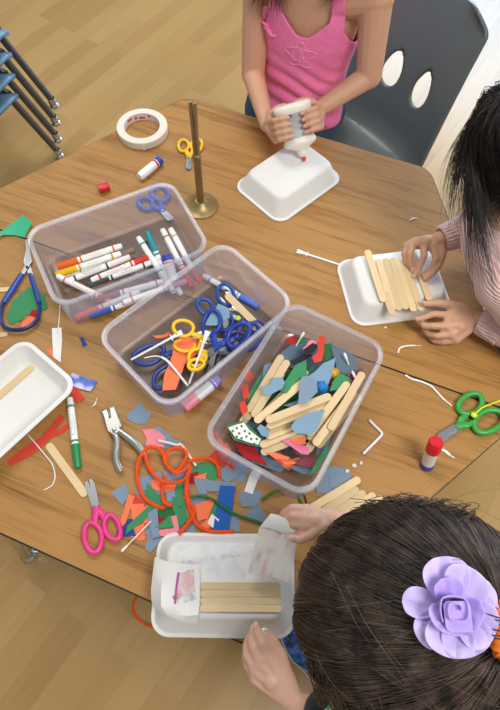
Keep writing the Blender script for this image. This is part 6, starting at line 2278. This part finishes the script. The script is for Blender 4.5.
# hair at the sides hanging towards the face and the shoulder
for k in range(60):
    sx = R_.choice((-1, 1, 1))
    v = V((sx * R_.uniform(.75, 1), R_.uniform(-.35, .6), R_.uniform(-.1, .25))).normalized()
    p0 = on_head(v)
    v2 = Quaternion(V((0, 1, 0)), -sx * .5) @ v
    lock(m, [on_head(v2, .97), p0, p0 + V((0, 0, -.03)) - s3 * sx * .004 + f3 * .003, p0 + V((.010, 0, -.06)) - s3 * sx * .014], 18, .010, .008, .00045, R_, .002, 5)
hair3 = m.build('hair', M_h3, P3, O3, smooth=180)
# flyaway strands and the ponytail
m = MB()
for k in range(80):
    v = V((R_.gauss(0, 1), R_.gauss(0, .8), R_.gauss(0, 1))).normalized()
    if v.z < -.2:
        continue
    p0 = on_head(v)
    nrm = (p0 - hcen).normalized()
    tg = (-f3 + s3 * R_.uniform(-.8, .8)).normalized()
    h_ = R_.uniform(.006, .026)
    lock(m, [p0 - tg * .02, p0 + nrm * h_ * .6 + tg * .02, p0 + nrm * h_ + tg * .055, p0 + nrm * h_ * 1.1 + tg * .085 - V((0, 0, .01))], 1, .002, .002, .00016, R_, .003, 5)
m.build('flyaway_strands', hair_mat('light_brown_strands', '5a4536', '8a705c'), hair3, O3, smooth=180)
m = MB()
axq = (tail0 - hcen).normalized()
tl = [tail0 - axq * .01, tail0 + axq * .018, tail0 + axq * .03 - f3 * .03, tail0 - f3 * .075 - V((0, .01, .05)), tail0 - f3 * .08 - V((0, .03, .13))]
lock(m, tl, 700, .013, .030, .0006, R_, .004, 8)
m.build('ponytail', M_h3, hair3, O3, smooth=180)
m = MB()
axq = (tail0 - hcen).normalized()
cc = tail0 + axq * .011
e1 = axq.orthogonal().normalized()
e2 = axq.cross(e1)
m.tube([cc + (e1 * cos(a) + e2 * sin(a)) * .0175 + axq * .0015 * sin(a * 9) for a in [2 * pi * k / 90 for k in range(90)]], [.0082 * (1 + .16 * sin(k * 2.1)) for k in range(90)], 10, closed=True)
m.build('orange_scrunchie', mat('orange_scrunchie', 'f07a18', .9, var=.12, vscale=200, bump=.3, bscale=600), P3, O3, smooth=180)

# lilac fabric flower clipped on the hair
FC = V((0.4212, -0.4562, 1.006))
n3 = (FC - hcen).normalized()
n3 = (n3 * .55 + (CP - FC).normalized() * .45).normalized()
e1 = (CR @ V((1, 0, 0)))
e1 = (e1 - n3 * e1.dot(n3)).normalized()
e2 = n3.cross(e1)
FM = Matrix((e1, e2, n3)).transposed().to_4x4()
FM.translation = FC + n3 * .006
M_pet = mat('lilac_fabric', 'c2b2e6', .85, spec=.2, var=.10, vscale=70, sheen=.3)
M_pet2 = mat('violet_fabric', 'b29be0', .85, spec=.2, var=.10, vscale=70, sheen=.3)
flw = bpy.data.objects.new('flower_clip', None)
COL.objects.link(flw)
flw.parent = P3
flw.matrix_local = Matrix.Translation(-O3) @ FM


def petal(ang, dist, ln, wd, lift, cup, z0, mt, twist=0.0, wave=.0015):
    """ang in degrees in the flower's plane; a cupped, wavy petal"""
    m = MB()
    rows = []
    for i in range(13):
        a_ = i / 6 - 1
        row = []
        for j in range(13):
            b_ = j / 6 - 1
            X, u = a_ * math.sqrt(1 - b_ * b_ / 2), b_ * math.sqrt(1 - a_ * a_ / 2)
            s = (X + 1) / 2
            x = dist + ln * s
            y = wd * u * (.78 + .30 * s)
            z = z0 + lift * s ** 1.5 + cup * u * u * (1 - .3 * s) + wave * (sin(6 * u + 5 * s) + .6 * sin(11 * u - 3)) * s - .5 * lift * max(0, s - .75) - .004 * max(0, s - .8) * 5 * abs(u)
            row.append(V((x, y, z)))
        rows.append(row)
    m.loft(rows, closed=False)
    R = Matrix.Rotation(radians(ang), 4, 'Z') @ Matrix.Rotation(radians(twist), 4, 'X')
    o = m.build('petal', mt, flw, smooth=180, M=R)
    md = o.modifiers.new('thick', 'SOLIDIFY')
    md.thickness = .0009
    md = o.modifiers.new('soft', 'SUBSURF')
    md.levels = md.render_levels = 1


for a, dd, ln, wd, lf, cp, z0 in ((170, .008, .029, .0125, .004, .004, .000), (222, .006, .029, .015, .004, .005, .001), (-8, .006, .029, .0145, .003, .004, .000), (22, .008, .028, .013, .003, .004, .001),
                                  (95, .004, .033, .019, .012, .007, .003), (-72, .004, .030, .020, .006, .006, .002), (255, .004, .030, .019, .008, .006, .003), (-35, .004, .029, .019, .007, .006, .003), (55, .004, .029, .018, .012, .007, .004)):
    petal(a, dd, ln, wd, lf, cp, z0, M_pet)
for a, dd, ln, wd, lf, cp, z0 in ((100, .002, .019, .012, .018, .004, .006), (-20, .002, .018, .012, .017, .004, .006), (215, .002, .018, .012, .016, .004, .006), (-80, .002, .017, .012, .014, .004, .006)):
    petal(a, dd, ln, wd, lf, cp, z0, M_pet2, 0, .001)
m = MB()
pts = []
rows = [[], []]
for i in range(46):
    a = i / 45 * 2 * pi * 1.6
    r_ = .0035 + .0075 * i / 45
    sq = 1 / max(abs(cos(a)), abs(sin(a))) ** .5
    for j, z in ((0, .006), (1, .026 - .003 * i / 45)):
        rows[j].append(V((r_ * sq * cos(a) * (1.0 + .1 * j), r_ * sq * sin(a) * (1.0 + .1 * j) - .002, z)))
m.loft(rows, closed=False)
o = m.build('bud', M_pet2, flw, smooth=180)
md = o.modifiers.new('thick', 'SOLIDIFY')
md.thickness = .0009
m = MB()
m.prism(rrect(.019, .021, .004, 4), .019, .0205, Matrix.Translation((.001, -.003, 0)) @ Matrix.Rotation(.15, 4, 'X'))
m.build('bud_fold', M_pet2, flw, smooth=30)
m = MB()
m.box((0, 0, -.002), (.040, .008, .003), None, .001)
m.build('clip', M_steel, flw)
